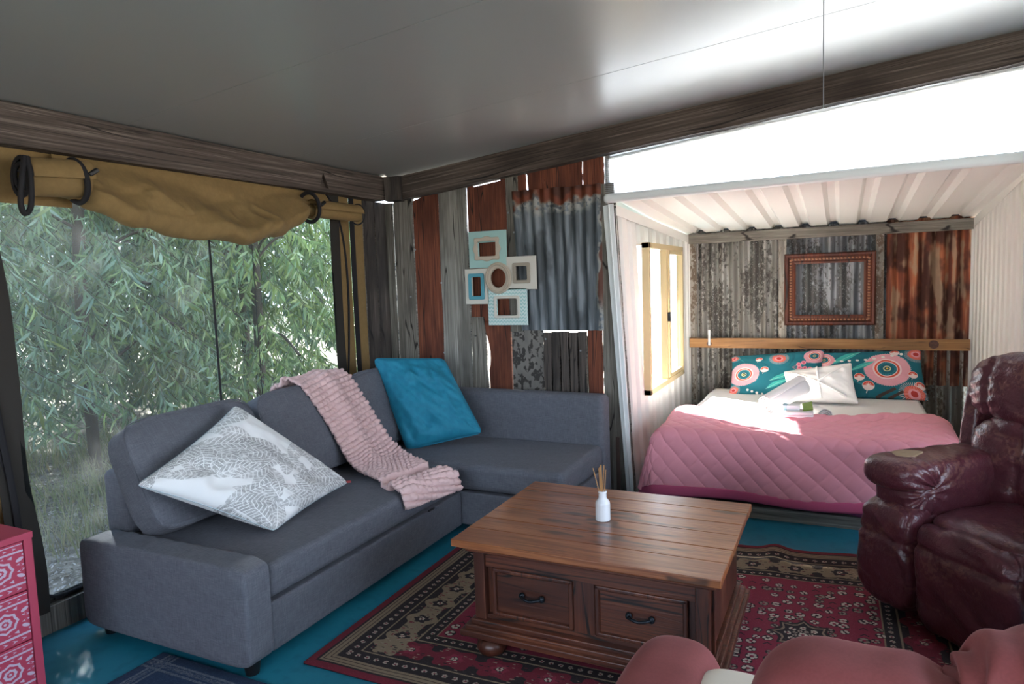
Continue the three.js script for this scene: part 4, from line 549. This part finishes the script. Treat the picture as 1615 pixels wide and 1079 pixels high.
// ---- bed and bedding
const xc = -0.235;
{ const t = thing('bed', 'low double bed with a pale blue mattress on a dark base in the alcove', 'bed', [xc, 0, -5.25]), P = into(t);
  P('base', bx(xc - 0.73, xc + 0.73, 0.06, 0.2, -6.22, -4.36, 0.01), M(0x2a2523, 0.8)); for (const [x, z] of [[-0.66, -4.44], [0.66, -4.44], [-0.66, -6.1], [0.66, -6.1]]) P('leg', at(cyl(0.03, 0.026, 0.062, 14), xc + x, 0.031, z), mats.blackPlastic);
  P('mattress', puff(1.5, 0.26, 1.92, 14, 20).translate(xc, 0.33, -5.26), M(0x8fb0cc, 0.9)); }
{ const drop = (d) => (d <= 0 ? 0 : d < 0.06 ? (d * d) / 0.12 : d - 0.03);
  single('bed_sheet', 'white sheet over the head half of the bed', 'bed sheet', shell((u, v) => { const s = (u - 0.5) * 1.94, d = Math.max(0, Math.abs(s) - 0.76), z = lerp(-6.2, -4.5, v), wr = 0.006 * (fbm(s * 5 + v * 6, v * 5, 71, 3) - 0.5) * 2 + 0.004 * ridged(s * 2, v * 9 + s * 3, 73); return V(xc + Math.sign(s) * (Math.min(Math.abs(s), 0.76) + 0.03 * smooth(0, 0.06, d) + 0.03 * d), 0.478 - drop(d) + wr, z); }, 90, 60, 0.004, (u, v) => [u * 2, v * 1.7]), M(0xffffff, 0.9, { map: T.white }));
  // quilt: base(s, t) lies on the bed, falls over front and sides; puffs between the stitching along its normal
  const pink = M(0xde929e, 0.75, { sheen: 0.4, sheenRoughness: 0.5, sheenColor: new THREE.Color(0.7, 0.45, 0.5) }), deep = M(0xb84d70, 0.8);
  const zb = (s) => -4.93 + 0.2 * Math.exp(-(((s + 0.05) / 0.3) ** 2)) - 0.12 * smooth(0.25, 0.7, s);
  const base = (s, t) => { // t: 0 back edge .. 1 hem
    const z0 = zb(s), top = -4.3 - z0, L = top + 0.43, q = t * L, dz = Math.max(0, q - top), dx = Math.max(0, Math.abs(s) - 0.77), a = drop(dz), b = drop(dx), y = 0.515 - Math.max(a, b) - 0.12 * Math.min(a, b) + 0.014 * Math.exp(-(((q - 0.02) / 0.05) ** 2)) * (1 + fbm(s * 6, 1, 5));
    const lift = s > 0 ? 0.0 : 0, hang = 0.03 * Math.sin(s * 7 + 1) * smooth(0.1, 0.4, dz);
    return V(xc + Math.sign(s) * (Math.min(Math.abs(s), 0.77) + 0.045 * smooth(0, 0.08, dx) + 0.28 * dx), Math.max(0.03, y + lift), z0 + Math.min(q, top) + 0.04 * smooth(0, 0.08, dz) + hang + 0.05 * dz); };
  const nrm = (s, t) => V().crossVectors(base(s, Math.min(1, t + 0.01)).sub(base(s, t - 0.01 < 0 ? 0 : t - 0.01)), base(s + 0.01, t).sub(base(s - 0.01, t))).normalize();
  const quilt = (s, t, L) => { const a = s / 0.062, b = (t * L) / 0.066, aa = a + 0.1 * Math.sin(2 * PI * b) * Math.sign(Math.sin(PI * a) || 1) * 0; const f = Math.abs(Math.cos(PI * (aa + b) * 0.5 * 1.0) * Math.cos(PI * (aa - b) * 0.5)); return Math.pow(f, 0.35); };
  const fold = (s, t) => 0.02 * ridged(s * 1.6 + 3, t * 2.2 - s * 0.9, 81) * smooth(0.5, 0.1, t) + 0.012 * (fbm(s * 3, t * 3, 83, 2) - 0.5);
  const S = 1.18, N = 1.03;
  const g = shell((u, v) => { const s = lerp(-S, S, u), p = base(s, v); return p.addScaledVector(nrm(s, v), 0.006 + 0.011 * quilt(s, v, N) * smooth(0.97, 0.93, v) + fold(s, v)); }, 330, 150, 0.012);
  const o = single('quilt', 'dusty pink quilt with stitched diamonds over the foot of the bed', 'quilt', g, pink);
  part('hem', shell((u, v) => { const s = lerp(-S, S, u), t = lerp(0.94, 1.0, v); return base(s, t).addScaledVector(nrm(s, t), 0.014 + 0.004 * Math.sin(PI * v)); }, 120, 5, 0.012), deep, o, 'deep pink hem');
  part('lining', shell((u, v) => { const s = lerp(-0.3, 0.9, u), sag = Math.sin(PI * clamp(u * 0.9)) ; return V(xc + s, lerp(0.2, 0.155 - 0.085 * smooth(0.05, 0.7, u), v) , -4.262 + 0.012 * Math.sin(u * 12) - 0.012 * v); }, 50, 8, 0.012), M(0x8f4066, 0.85), o, 'dark magenta lining hanging below the hem');
}
const pillow = (label, c, m, Tk, seed, n = 34, uvs) => { const ctr = V(...c[0]).add(V(...c[1])).add(V(...c[2])).add(V(...c[3])).multiplyScalar(0.25), t = thing('pillow', label, 'pillow', ctr.toArray()); into(t)('cover', cushion(c, Tk, n, 0.014, seed, 0.045, uvs), m); return t; };
pillow('teal floral pillow at the window side of the bed', [[-0.86, 0.77, -6.17], [-0.12, 0.845, -6.13], [-0.13, 0.475, -5.94], [-0.855, 0.465, -5.97]], M(0xffffff, 0.85, { map: T.floralA }), 0.17, 5);
pillow('teal floral pillow with one big pink bloom, on the side away from the window', [[-0.175, 0.815, -6.15], [0.565, 0.85, -6.17], [0.61, 0.48, -5.98], [-0.14, 0.475, -5.95]], M(0xffffff, 0.85, { map: T.floralB }), 0.17, 6);
{ const c = [[-0.405, 0.705, -5.76], [0.075, 0.785, -5.78], [0.125, 0.5, -5.62], [-0.375, 0.495, -5.62]]; const t = pillow('small white cushion with a tufted cross, in front of the floral pillows', c, M(0xf0edea, 0.9), 0.15, 7);
  const C = c.map((p) => V(...p).sub(t.position)), n = C[1].clone().sub(C[0]).cross(C[3].clone().sub(C[0])).normalize().negate(), P = (u, v, h) => C[0].clone().lerp(C[1], u).lerp(C[3].clone().lerp(C[2], u), v).addScaledVector(n.z > 0 ? n : n.clone().negate(), h); const th = (u, v) => 0.075 * Math.pow(Math.max(0, (1 - (2 * u - 1) ** 2) * (1 - (2 * v - 1) ** 2)), 0.42) + 0.003;
  for (const [a, b] of [[[0.12, 0.15], [0.85, 0.9]], [[0.85, 0.12], [0.15, 0.85]], [[0.5, 0.06], [0.5, 0.94]]]) { const pts = []; for (let i = 0; i <= 14; i++) { const u = lerp(a[0], b[0], i / 14), v = lerp(a[1], b[1], i / 14); pts.push(P(u, v, th(u, v))); } part('tufting', tube(pts, 0.008, 30, 6), M(0xf4f1ee, 0.95), t); } }
// towels and toiletries
const towelMat = M(0xf2f1f3, 0.95, { map: T.white });
const roll = (r, len, turns) => mergeGeometries([shell((u, v) => { const a = u * 2 * PI * turns, q = lerp(r * 0.12, r, u) * (1 + 0.02 * Math.sin(a * 3)); return V(q * Math.cos(a), q * Math.sin(a), (v - 0.5) * len); }, 110, 10, r * 0.13, (u, v) => [u, v])]);
{ const g = roll(0.072, 0.36, 4.5), a = V(-0.46, 0.56, -5.0), b = V(-0.25, 0.67, -5.25), q = new THREE.Quaternion().setFromUnitVectors(V(0, 0, 1), b.clone().sub(a).normalize()); g.applyQuaternion(q).translate((a.x + b.x) / 2, (a.y + b.y) / 2 + 0.01, (a.z + b.z) / 2); single('towel', 'white rolled towel propped up at a slant on the bed', 'towel', g, towelMat); }
single('towel', 'white rolled towel lying flat on the bed with its spiral end showing', 'towel', roll(0.058, 0.26, 4).rotateY(0.5).translate(-0.15, 0.535, -5.0), towelMat);
{ const g = mergeGeometries([0, 1, 2].map((i) => puff(0.2 - i * 0.004, 0.022, 0.13, 8, 10).translate(i * 0.002, i * 0.02, 0))); single('face_cloth', 'folded white face cloth on the edge of the pink quilt', 'cloth', g.rotateY(0.08).translate(-0.255, 0.545, -4.74), towelMat); }
{ const t = thing('soap_packet', 'small white wrapped soap with a pale blue end on the folded cloth', 'soap', [-0.29, 0.612, -4.76]); part('wrapper', puff(0.11, 0.034, 0.07, 8, 8), M(0xe4eaec, 0.3), t); part('band', rbox(0.03, 0.036, 0.071, 0.006).translate(-0.035, 0, 0), M(0xa7d2dd, 0.4), t); }
single('sachet', 'small green foil sachet beside the wrapped soap', 'sachet', cushion([[-0.225, 0.632, -4.79], [-0.165, 0.645, -4.81], [-0.155, 0.606, -4.73], [-0.215, 0.597, -4.72]], 0.014, 14, 0.003, 4, 0.03), M(0x6f8a3c, 0.35));

// ---- frames on the walls
const moulded = (w, h, b, d, prof) => { // mitred frame: profile list of [inset 0..1, height 0..1]
  const out = []; const side = (n) => { const len = n % 2 ? h : w; return shell((u, v) => { const k = prof[Math.round(v * (prof.length - 1))], o = k[0] * b, l = len / 2 - o; const p = V(lerp(-l, l, u), -((n % 2 ? w : h) / 2 - o), k[1] * d); return p.applyAxisAngle(V(0, 0, 1), (n * PI) / 2); }, 1, prof.map((_, i) => i / (prof.length - 1)), 0.002, (u, v, p) => [p.x, p.y], 0.5); };
  for (let n = 0; n < 4; n++) out.push(side(n)); return merge(out); };
{ const t = thing('picture_frame', 'large empty carved wooden frame hung over the bed', 'frame', [-0.0915, 1.34, -6.285]);
  part('frame', moulded(0.685, 0.6, 0.085, 0.05, [[0, 0], [0, 0.75], [0.12, 1], [0.3, 0.95], [0.42, 0.6], [0.7, 0.45], [0.85, 0.55], [1, 0.4], [1, 0]]), M(0xffffff, 0.5, { map: T.tableDark, color: 0xf0d0b0 }), t);
  const q = []; for (let s = 0; s < 4; s++) { const L = s % 2 ? 0.6 : 0.685; for (let i = 0; i < 22; i++) { const a = ((i + 0.5) / 22 - 0.5) * (L - 0.09); const p = V(a, -((s % 2 ? 0.685 : 0.6) / 2 - 0.048), 0.03).applyAxisAngle(V(0, 0, 1), (s * PI) / 2); q.push(at(new THREE.SphereGeometry(0.0085, 8, 6), p.x, p.y, p.z, 0, 0, 0, V(1.2, 1, 0.6))); } } const c = part('carving', merge(q), M(0x8e6244, 0.5), t); c.userData.kind = 'stuff'; }
{ const t = thing('photo_frame_cluster', 'cluster of five empty pastel photo frames joined round an oval one', 'frame', [-2.2, 1.52, -4.392]), A = M(0x9fc4bf, 0.6), W = M(0xd0cdc2, 0.6), C = M(0xb9ad9b, 0.6), Bl = M(0x4f98a8, 0.6), Cv = M(0xffffff, 0.65, { map: T.chevron }), lo = (x, y) => [(x + 2.21) * 0.987, (y - 1.52) * 0.987];
  const plate = (x0, x1, y0, y1, ix, iy, d, m, lab, z = 0) => { const [cx, cy] = lo((x0 + x1) / 2, (y0 + y1) / 2), w = x1 - x0, h = y1 - y0, s = new THREE.Shape(); s.moveTo(-w / 2, -h / 2); s.lineTo(w / 2, -h / 2); s.lineTo(w / 2, h / 2); s.lineTo(-w / 2, h / 2); const o = new THREE.Path(); o.moveTo(-ix / 2, -iy / 2); o.lineTo(-ix / 2, iy / 2); o.lineTo(ix / 2, iy / 2); o.lineTo(ix / 2, -iy / 2); s.holes.push(o); return part('photo_frame', at(extrude(s, d, 0.003), cx, cy, z), m, t, lab); };
  const inner = (par, x, y, w, h, b, m, wavy = 0, zf = 0.022) => { const [cx, cy] = lo(x, y), s = new THREE.Shape(), o = new THREE.Path(), n = 64; const pt = (i, W2, H2, k) => { const a = (i / n) * 2 * PI, c = Math.cos(a), q = Math.sin(a), r = Math.pow(Math.abs(c) ** 16 + Math.abs(q) ** 16, -1 / 16), wv = 1 + k * Math.cos(a * 8) * 0.04 + k * 0.05 * Math.cos(4 * a); return [c * r * W2 * wv, q * r * H2 * wv]; }; for (let i = 0; i < n; i++) { const p = pt(i, w / 2, h / 2, wavy); i ? s.lineTo(...p) : s.moveTo(...p); } for (let i = n; i > 0; i--) { const p = pt(i, w / 2 - b, h / 2 - b, 0); i < n ? o.lineTo(...p) : o.moveTo(...p); } s.holes.push(o); part('inner_moulding', at(extrude(s, 0.014, 0.004), cx, cy, zf), m, par); };
  let f = plate(-2.45, -2.15, 1.6, 1.862, 0.145, 0.1, 0.022, A, 'aqua frame'); inner(f, -2.3, 1.735, 0.205, 0.165, 0.03, C, 1);
  f = plate(-2.493, -2.3, 1.335, 1.593, 0.08, 0.14, 0.022, W, 'white frame with blue inner moulding'); inner(f, -2.397, 1.464, 0.13, 0.19, 0.026, Bl);
  f = plate(-2.148, -1.922, 1.435, 1.668, 0.09, 0.1, 0.022, W, 'cream frame'); inner(f, -2.03, 1.55, 0.135, 0.145, 0.024, M(0x9c9384, 0.6));
  f = plate(-2.308, -2.0, 1.18, 1.445, 0.17, 0.125, 0.022, Cv, 'aqua frame with zigzag stripes'); inner(f, -2.153, 1.31, 0.205, 0.16, 0.02, W);
  { const [cx, cy] = lo(-2.215, 1.52), s = new THREE.Shape(); s.absellipse(0, 0, 0.104, 0.112, 0, 2 * PI); const o = new THREE.Path(); o.absellipse(0, 0, 0.062, 0.068, 0, 2 * PI, true); s.holes.push(o); const fr = part('photo_frame', at(extrude(s, 0.03, 0.006), cx, cy, 0.012), C, t, 'oval beige frame'); const ring = []; for (let i = 0; i < 48; i++) { const a = (i / 48) * 2 * PI; ring.push(V(cx + 0.088 * Math.cos(a), cy + 0.096 * Math.sin(a), 0.042)); } part('inner_moulding', tube(ring, 0.006, 90, 6, true), C, fr); }
}
single('steel_bar', 'dark rusty steel bar standing behind the sofa end', 'bar', metreUV(bx(-1.355, -1.33, 0, 0.43, -4.36, -4.345, 0.003)), mats.rustBar);
{ const t = thing('pull_cord', 'thin beaded pull cord hanging from the ceiling', 'cord', [-0.05, 1.96, -2.2]); part('cord', tube([[0, 0, 0], [-0.001, 0.3, 0.001], [0, 0.625, 0]], 0.0016, 20, 6), M(0x7c7f83, 0.5), t); part('bead', at(new THREE.SphereGeometry(0.005, 10, 8), 0, 0.315, 0, 0, 0, 0, V(1, 1.6, 1)), M(0x3c3e42, 0.5), t); part('ceiling_mount', at(cyl(0.02, 0.024, 0.012), 0, 0.626, 0), mats.trimWhite, t); }

// ---- armchairs
const gather = (p, cx, cy, cz, r, n, amp, ax = 'z') => { const dx = p.x - cx, dy = p.y - cy, dz = p.z - cz, d = Math.hypot(dx, dy, dz), a = ax === 'z' ? Math.atan2(dy, dx) : ax === 'x' ? Math.atan2(dy, dz) : Math.atan2(dz, dx); return amp * Math.sin(a * n + 2 * fbm(d * 6, a, 5)) * smooth(r, r * 0.25, d) * smooth(0.0, r * 0.15, d); };
const creases = (p, s, f, amp) => -amp * ridged(p.x * f + p.z * f * 0.7 + s, p.y * f * 1.2 + p.z * f * 0.4, s) + amp * 0.8 * (fbm(p.x * f * 0.8 + s, p.y * f + p.z * f, s + 3, 3) - 0.5) * 2;
{ const t = thing('recliner', 'worn oxblood leather recliner with puffy seams and a bald patch on one arm', 'armchair', [0.076, 0, -3.325], R(44)); const L = mats.leather;
  const S = (nm, x, y, z, w, h, d, k, s, o = {}) => { const g = puff(w, h, d, k, o.n ?? 30, (p, n) => creases(p, s, o.f ?? 3, o.amp ?? 0.007) + creases(p, s + 40, 8, 0.5 * (o.amp ?? 0.007)) + (o.fn ? o.fn(p, n) : 0)); if (o.rz) g.rotateZ(o.rz); if (o.ry) g.rotateY(o.ry); return part(nm, g.translate(x, y, z), o.m ?? L, t, o.label); };
  part('base', bx(0.14, 0.62, 0.02, 0.3, 0.06, 0.96, 0.02), mats.blackPlastic, t);
  // front: three stuffed panels, the middle one is the folded footrest
  S('front_panel', 0.12, 0.28, 0.135, 0.3, 0.46, 0.29, 5, 1, { amp: 0.018, n: 44, fn: (p) => -0.012 * Math.exp(-(((p.y - 0.08) / 0.012) ** 2)) });
  S('footrest', 0.11, 0.26, 0.51, 0.3, 0.47, 0.48, 5, 2, { amp: 0.016, n: 48, fn: (p) => -0.009 * Math.exp(-(((p.y - 0.12) / 0.012) ** 2)) + 0.005 * Math.sin(p.z * 26) * smooth(0.1, -0.1, p.y) });
  S('front_panel', 0.12, 0.28, 0.885, 0.3, 0.46, 0.29, 5, 3, { amp: 0.012 });
  S('seat_cushion', 0.34, 0.43, 0.51, 0.62, 0.17, 0.5, 4, 4, { amp: 0.012, n: 44 });
  for (const [z, s] of [[0.13, 1], [0.89, -1]]) {
    S('side', 0.42, 0.3, z, 0.62, 0.5, 0.22, 8, 5 + s, { amp: 0.005 });
    S('arm_pad', 0.33, 0.565, z + 0.01 * s, 0.6, 0.27, 0.25, 5, 9 + s, { amp: 0.007, n: 46, fn: (p) => 0.0025 * Math.sin(p.x * 95 + p.y * 40) * smooth(0.0, 0.25, p.x) + gather(p, -0.22, 0.0, 0.12 * s, 0.16, 13, 0.006) });
    S('arm_cap', 0.1, 0.625, z, 0.24, 0.15, 0.28, 2.8, 11 + s, { amp: 0.005, n: 44, fn: (p) => gather(p, 0.06, -0.05, 0.12 * s, 0.2, 17, 0.007) });
  }
  { const g = shell((u, v) => { const a = u * 2 * PI, X = 0.085 * v * Math.cos(a) * (1 + 0.12 * Math.sin(a * 3 + 1)), Z = 0.05 * v * Math.sin(a) * (1 + 0.1 * Math.sin(a * 5)); return V(0.13 + X, 0.7 - 0.7 * (Math.abs(X) ** 2.2) - 1.1 * Z * Z - (X < 0 ? 0.12 * -X : 0), 0.115 + Z); }, 40, 8, 0.006); part('worn_patch', g, M(0x9d8468, 0.95), t, 'bald beige patch on the arm'); }
  S('back_shell', 0.74, 0.58, 0.48, 0.2, 0.9, 0.88, 7, 13, { rz: -0.14, amp: 0.005 });
  S('lumbar_pillow', 0.6, 0.64, 0.47, 0.28, 0.44, 0.74, 4, 15, { rz: -0.14, n: 54, amp: 0.014, fn: (p) => -0.012 * Math.exp(-(((p.z + 0.12) / 0.014) ** 2)) + 0.006 * Math.sin(p.y * 46 + 8 * Math.abs(p.z + 0.12)) * Math.exp(-(((p.z + 0.14) / 0.1) ** 2)) });
  S('head_pillow', 0.66, 0.95, 0.46, 0.32, 0.36, 0.86, 3.2, 17, { rz: -0.14, n: 60, amp: 0.012, fn: (p) => 0.0022 * Math.sin(p.y * 120 + 30 * Math.abs(p.z) + 3 * fbm(p.y * 8, p.z * 8, 4)) * smooth(0.14, 0.3, Math.abs(p.z)) - 0.012 * Math.exp(-(((Math.abs(p.z) - 0.29) / 0.014) ** 2)) });
  for (const z of [0.05, 0.9]) S('wing', 0.68, 0.72, z, 0.22, 0.5, 0.1, 4, 19, { rz: -0.14, amp: 0.005 });
}
{ const t = thing('armchair', 'dusty rose suede armchair seen from behind in front of the coffee table', 'armchair', [0.2, 0, -1.35]); const L = mats.suede;
  const S = (nm, x, y, z, w, h, d, k, s, o = {}) => { const g = puff(w, h, d, k, o.n ?? 30, (p, n) => creases(p, s, o.f ?? 3, o.amp ?? 0.005) + (o.fn ? o.fn(p, n) : 0)); if (o.rx) g.rotateX(o.rx); if (o.rz) g.rotateZ(o.rz); return part(nm, g.translate(x, y, z), L, t); };
  part('base', bx(-0.55, 0.55, 0.03, 0.28, -0.3, 0.3, 0.03), mats.blackPlastic, t);
  S('seat', 0, 0.36, -0.12, 0.86, 0.2, 0.62, 5, 31);
  for (const s of [-1, 1]) { S('arm', 0.555 * s, 0.345, -0.1, 0.265, 0.56, 0.62, 3, 33 + s, { fn: (p) => 0.004 * Math.sin(p.y * 70 + p.z * 20) * smooth(0.0, 0.25, p.z) * smooth(0.05, -0.2, p.y) }); }
  S('back_pillow', -0.155, 0.545, 0.02, 0.43, 0.52, 0.3, 3, 37, { n: 36, fn: (p) => gather(p, 0.2, 0.16, 0.0, 0.28, 15, 0.009) });
  S('back_pillow', 0.21, 0.615, -0.02, 0.5, 0.54, 0.32, 2.8, 39, { n: 36, fn: (p) => gather(p, -0.22, 0.12, 0.05, 0.32, 17, 0.011) });
}
single('lap_cushion', 'cream cushion on the seat of the suede armchair, only its top showing', 'cushion', puff(0.2, 0.16, 0.2, 3, 16).translate(-0.2, 0.53, -1.47), M(0xe6dccb, 0.9));

// ---------------------------------------------------------------- outdoors
struct('ground', at(metreUV(new THREE.PlaneGeometry(70, 70, 8, 8).rotateX(-PI / 2)), 0, -0.125, 0), mats.ground);
{ // woodland floor beyond the window rises slightly
  const g = shell((u, v) => { const x = lerp(-3.3, -14, u), z = lerp(3, -12, v); return V(x, -0.06 + 0.05 * (fbm(x * 1.5, z * 1.5, 5, 3) - 0.5) + 0.02 * Math.max(0, -x - 5), z); }, 60, 70, 0.02, (u, v, p) => [p.x, p.z]); struct('ground_bank', g, mats.ground); }
const gy = (x, z) => -0.05 + 0.05 * (fbm(x * 1.5, z * 1.5, 5, 3) - 0.5) + 0.02 * Math.max(0, -x - 5);
const mtx = (p, e, s) => new THREE.Matrix4().compose(p, new THREE.Quaternion().setFromEuler(e), typeof s === 'number' ? V(s, s, s) : s), E = (x, y, z) => new THREE.Euler(x, y, z);
// litter of bark chips and dry leaves by the window
{ const q = rng(71), chip = puff(1, 0.16, 0.5, 3, 2), list = [], col = []; for (let i = 0; i < 12000; i++) { const x = -3.3 - 3.6 * Math.pow(q(), 1.3), z = -0.6 - 4.6 * q(), s = 0.012 + 0.032 * q() * q(); list.push(mtx(V(x, gy(x, z) + 0.006 + 0.012 * q(), z), E((q() - 0.5) * 0.9, q() * 6.3, (q() - 0.5) * 0.9), s)); const k = q(); col.push(k < 0.45 ? new THREE.Color(0.3, 0.28, 0.26) : k < 0.8 ? new THREE.Color(0.2, 0.16, 0.12) : new THREE.Color(0.5, 0.46, 0.42)); } stuff('leaf_litter', 'grey bark chips and dry leaves on the ground outside the window', chip, M(0xffffff, 0.9), list, null, col).userData.category = 'litter'; }
const blade = shell((u, v) => V((v - 0.5) * 0.012 * (1 - u * 0.9), u * 0.3, 0.1 * u * u), 5, 1, 0.0008);
{ const q = rng(73), list = [], col = []; for (let i = 0; i < 5200; i++) { const c = Math.floor(q() * 70), cx = -4.2 - 2.6 * hash(c, 1, 9), cz = -1.2 - 3.6 * hash(c, 2, 9), a = q() * 6.3, r = 0.25 * Math.sqrt(q()), x = cx + r * Math.cos(a), z = cz + r * Math.sin(a); list.push(mtx(V(x, gy(x, z), z), E(0.5 * (q() - 0.3), q() * 6.3, 0.5 * (q() - 0.5)), 0.3 + q() * 0.6)); const k = q(); col.push(new THREE.Color(lerp(0.3, 0.55, k), lerp(0.38, 0.47, k), lerp(0.14, 0.27, k))); } stuff('grass', 'thin tufts of grass outside the canvas window', blade, M(0xffffff, 0.7, { transmission: 0.3, thickness: 0, side: THREE.DoubleSide }), list, null, col).userData.category = 'grass'; }
// wattle trees with long drooping leaves
const leafGeo = (bend, w) => shell((u, v) => { const k = Math.sin(PI * Math.pow(u, 0.8)) * w; return V((v - 0.5) * 2 * k, -u * 0.125, bend * u * u - 0.25 * Math.abs(v - 0.5) * k); }, 5, 2, 0.0007);
const leaves = [leafGeo(0.03, 0.009), leafGeo(-0.02, 0.0105), leafGeo(0.05, 0.0078)];
const leafM = [0x9cb678, 0xaabf9a, 0xb0c070].map((c) => M(c, 0.55, { transmission: 0.4, thickness: 0, side: THREE.DoubleSide })), leafAll = M(0xffffff, 0.55, { transmission: 0.4, thickness: 0, side: THREE.DoubleSide });
const bark = M(0x5a4c40, 0.95), twigGeo = cyl(0.0014, 0.003, 1, 5).translate(0, 0.5, 0);
function tree(name, label, x0, z0, rx, rz, y0, y1, nTwig, perTwig, nParts, seed, tint, group) {
  const t = thing(name, label, 'tree', [x0, gy(x0, z0), z0], 0, group), q = rng(seed), parts = [], rest = [], col = [], twigs = [];
  part('trunk', tube([[0, 0, 0], [0.1, y1 * 0.3, 0.06], [-0.08, y1 * 0.6, -0.1], [0.05, y1 * 0.95, 0.1]], 0.05, 30, 8), bark, t);
  for (let i = 0; i < 9; i++) { const a = q() * 6.3, h = y1 * (0.15 + 0.6 * q()); part('branch', tube([[0, h, 0], [Math.cos(a) * rx * 0.5, h + 0.3, Math.sin(a) * rz * 0.5], [Math.cos(a) * rx * 0.95, h + 0.1 + 0.5 * q(), Math.sin(a) * rz * 0.95]], 0.013, 18, 6), bark, t); }
  for (let i = 0; i < nTwig; i++) {
    const a = q() * 6.3, r = Math.sqrt(0.15 + 0.85 * q()), e = q(), hx = Math.cos(a) * r * rx, hz = Math.sin(a) * r * rz, y = lerp(y0, y1, e), L = 0.35 + 0.45 * q(), da = a + (q() - 0.5) * 1.6, dip = -0.35 - 0.8 * q();
    const p = V(hx, y, hz), d = V(Math.cos(da), dip, Math.sin(da)).normalize(), m = new THREE.Matrix4().compose(p, new THREE.Quaternion().setFromUnitVectors(V(0, 1, 0), d), V(1, L, 1)); twigs.push(m);
    const g0 = q();
    for (let j = 0; j < perTwig; j++) {
      const f = (j + 0.3 + 0.5 * q()) / perTwig, b = p.clone().addScaledVector(d, L * f), s = 0.7 + 0.6 * q(), m2 = mtx(b, E((q() - 0.5) * 1.5, q() * 6.3, (q() - 0.5) * 1.7), s), k = q();
      if (y + gy(x0, z0) + d.y * L * f < 0.25) continue;
      const c = new THREE.Color(lerp(0.26, 0.46, k * 0.6 + g0 * 0.4), lerp(0.42, 0.54, k * 0.4 + g0 * 0.6), lerp(0.18, 0.34, q())).multiply(tint); parts.push([b.x * 1.0, m2, c]);
    }
  }
  parts.sort((a, b) => b[0] - a[0]);
  parts.slice(0, nParts).forEach(([, m, c], i) => { const o = part('leaf', leaves[i % 3], leafM[i % 3], t); o.applyMatrix4(m); });
  parts.slice(nParts).forEach(([, m, c]) => { rest.push(m); col.push(c); });
  stuff('foliage', null, leaves[seed % 3], leafAll, rest, t, col); stuff('twigs', null, twigGeo, bark, twigs, t);
}
const W1 = new THREE.Color(1, 1, 1), W2 = new THREE.Color(0.8, 0.82, 0.85);
tree('wattle_tree', 'leafy wattle tree with drooping leaves at the chest of drawers side of the window', -5.7, -2.1, 0.95, 1.0, 0.75, 4.6, 600, 26, 220, 11, W1);
tree('wattle_tree', 'leafy wattle tree behind the middle of the canvas window', -5.9, -3.7, 0.95, 0.95, 0.8, 4.6, 600, 26, 220, 12, W1);
tree('wattle_tree', 'yellow-green leafy wattle tree at the post side of the window', -5.5, -5.25, 0.9, 0.9, 0.5, 4.6, 600, 26, 220, 13, new THREE.Color(1.15, 1.1, 0.8));
[[-10.8, -5.2, 26, 7.0, 'tallest dim thicket, rear centre of the wood'], [-10.6, -7.9, 27, 7.0, 'tall dim thicket at the rear, on the board wall side'], [-6.7, -6.2, 25, 6.4, 'bushy dim wattle thicket just beyond the corner post'], [-8.2, -3.0, 21, 6.0, 'tall dim thicket of wattle standing behind the middle of the nearer trees'], [-8.4, -5.3, 22, 6.6, 'tall dim thicket of wattle behind the yellow-green tree'], [-8.2, -6.9, 23, 6.0, 'tall dim thicket of wattle farthest towards the board wall'], [-8.6, -0.6, 24, 5.2, 'tall dim thicket of wattle behind the tree nearest the chest of drawers']].forEach(([x, z, s, h, lab]) => tree('thicket', lab, x, z, 1.5, 1.6, 0.1, h, 950, 28, 0, s, W2, 'wattle thicket beyond the nearer trees'));

renderer.render(scene, camera);
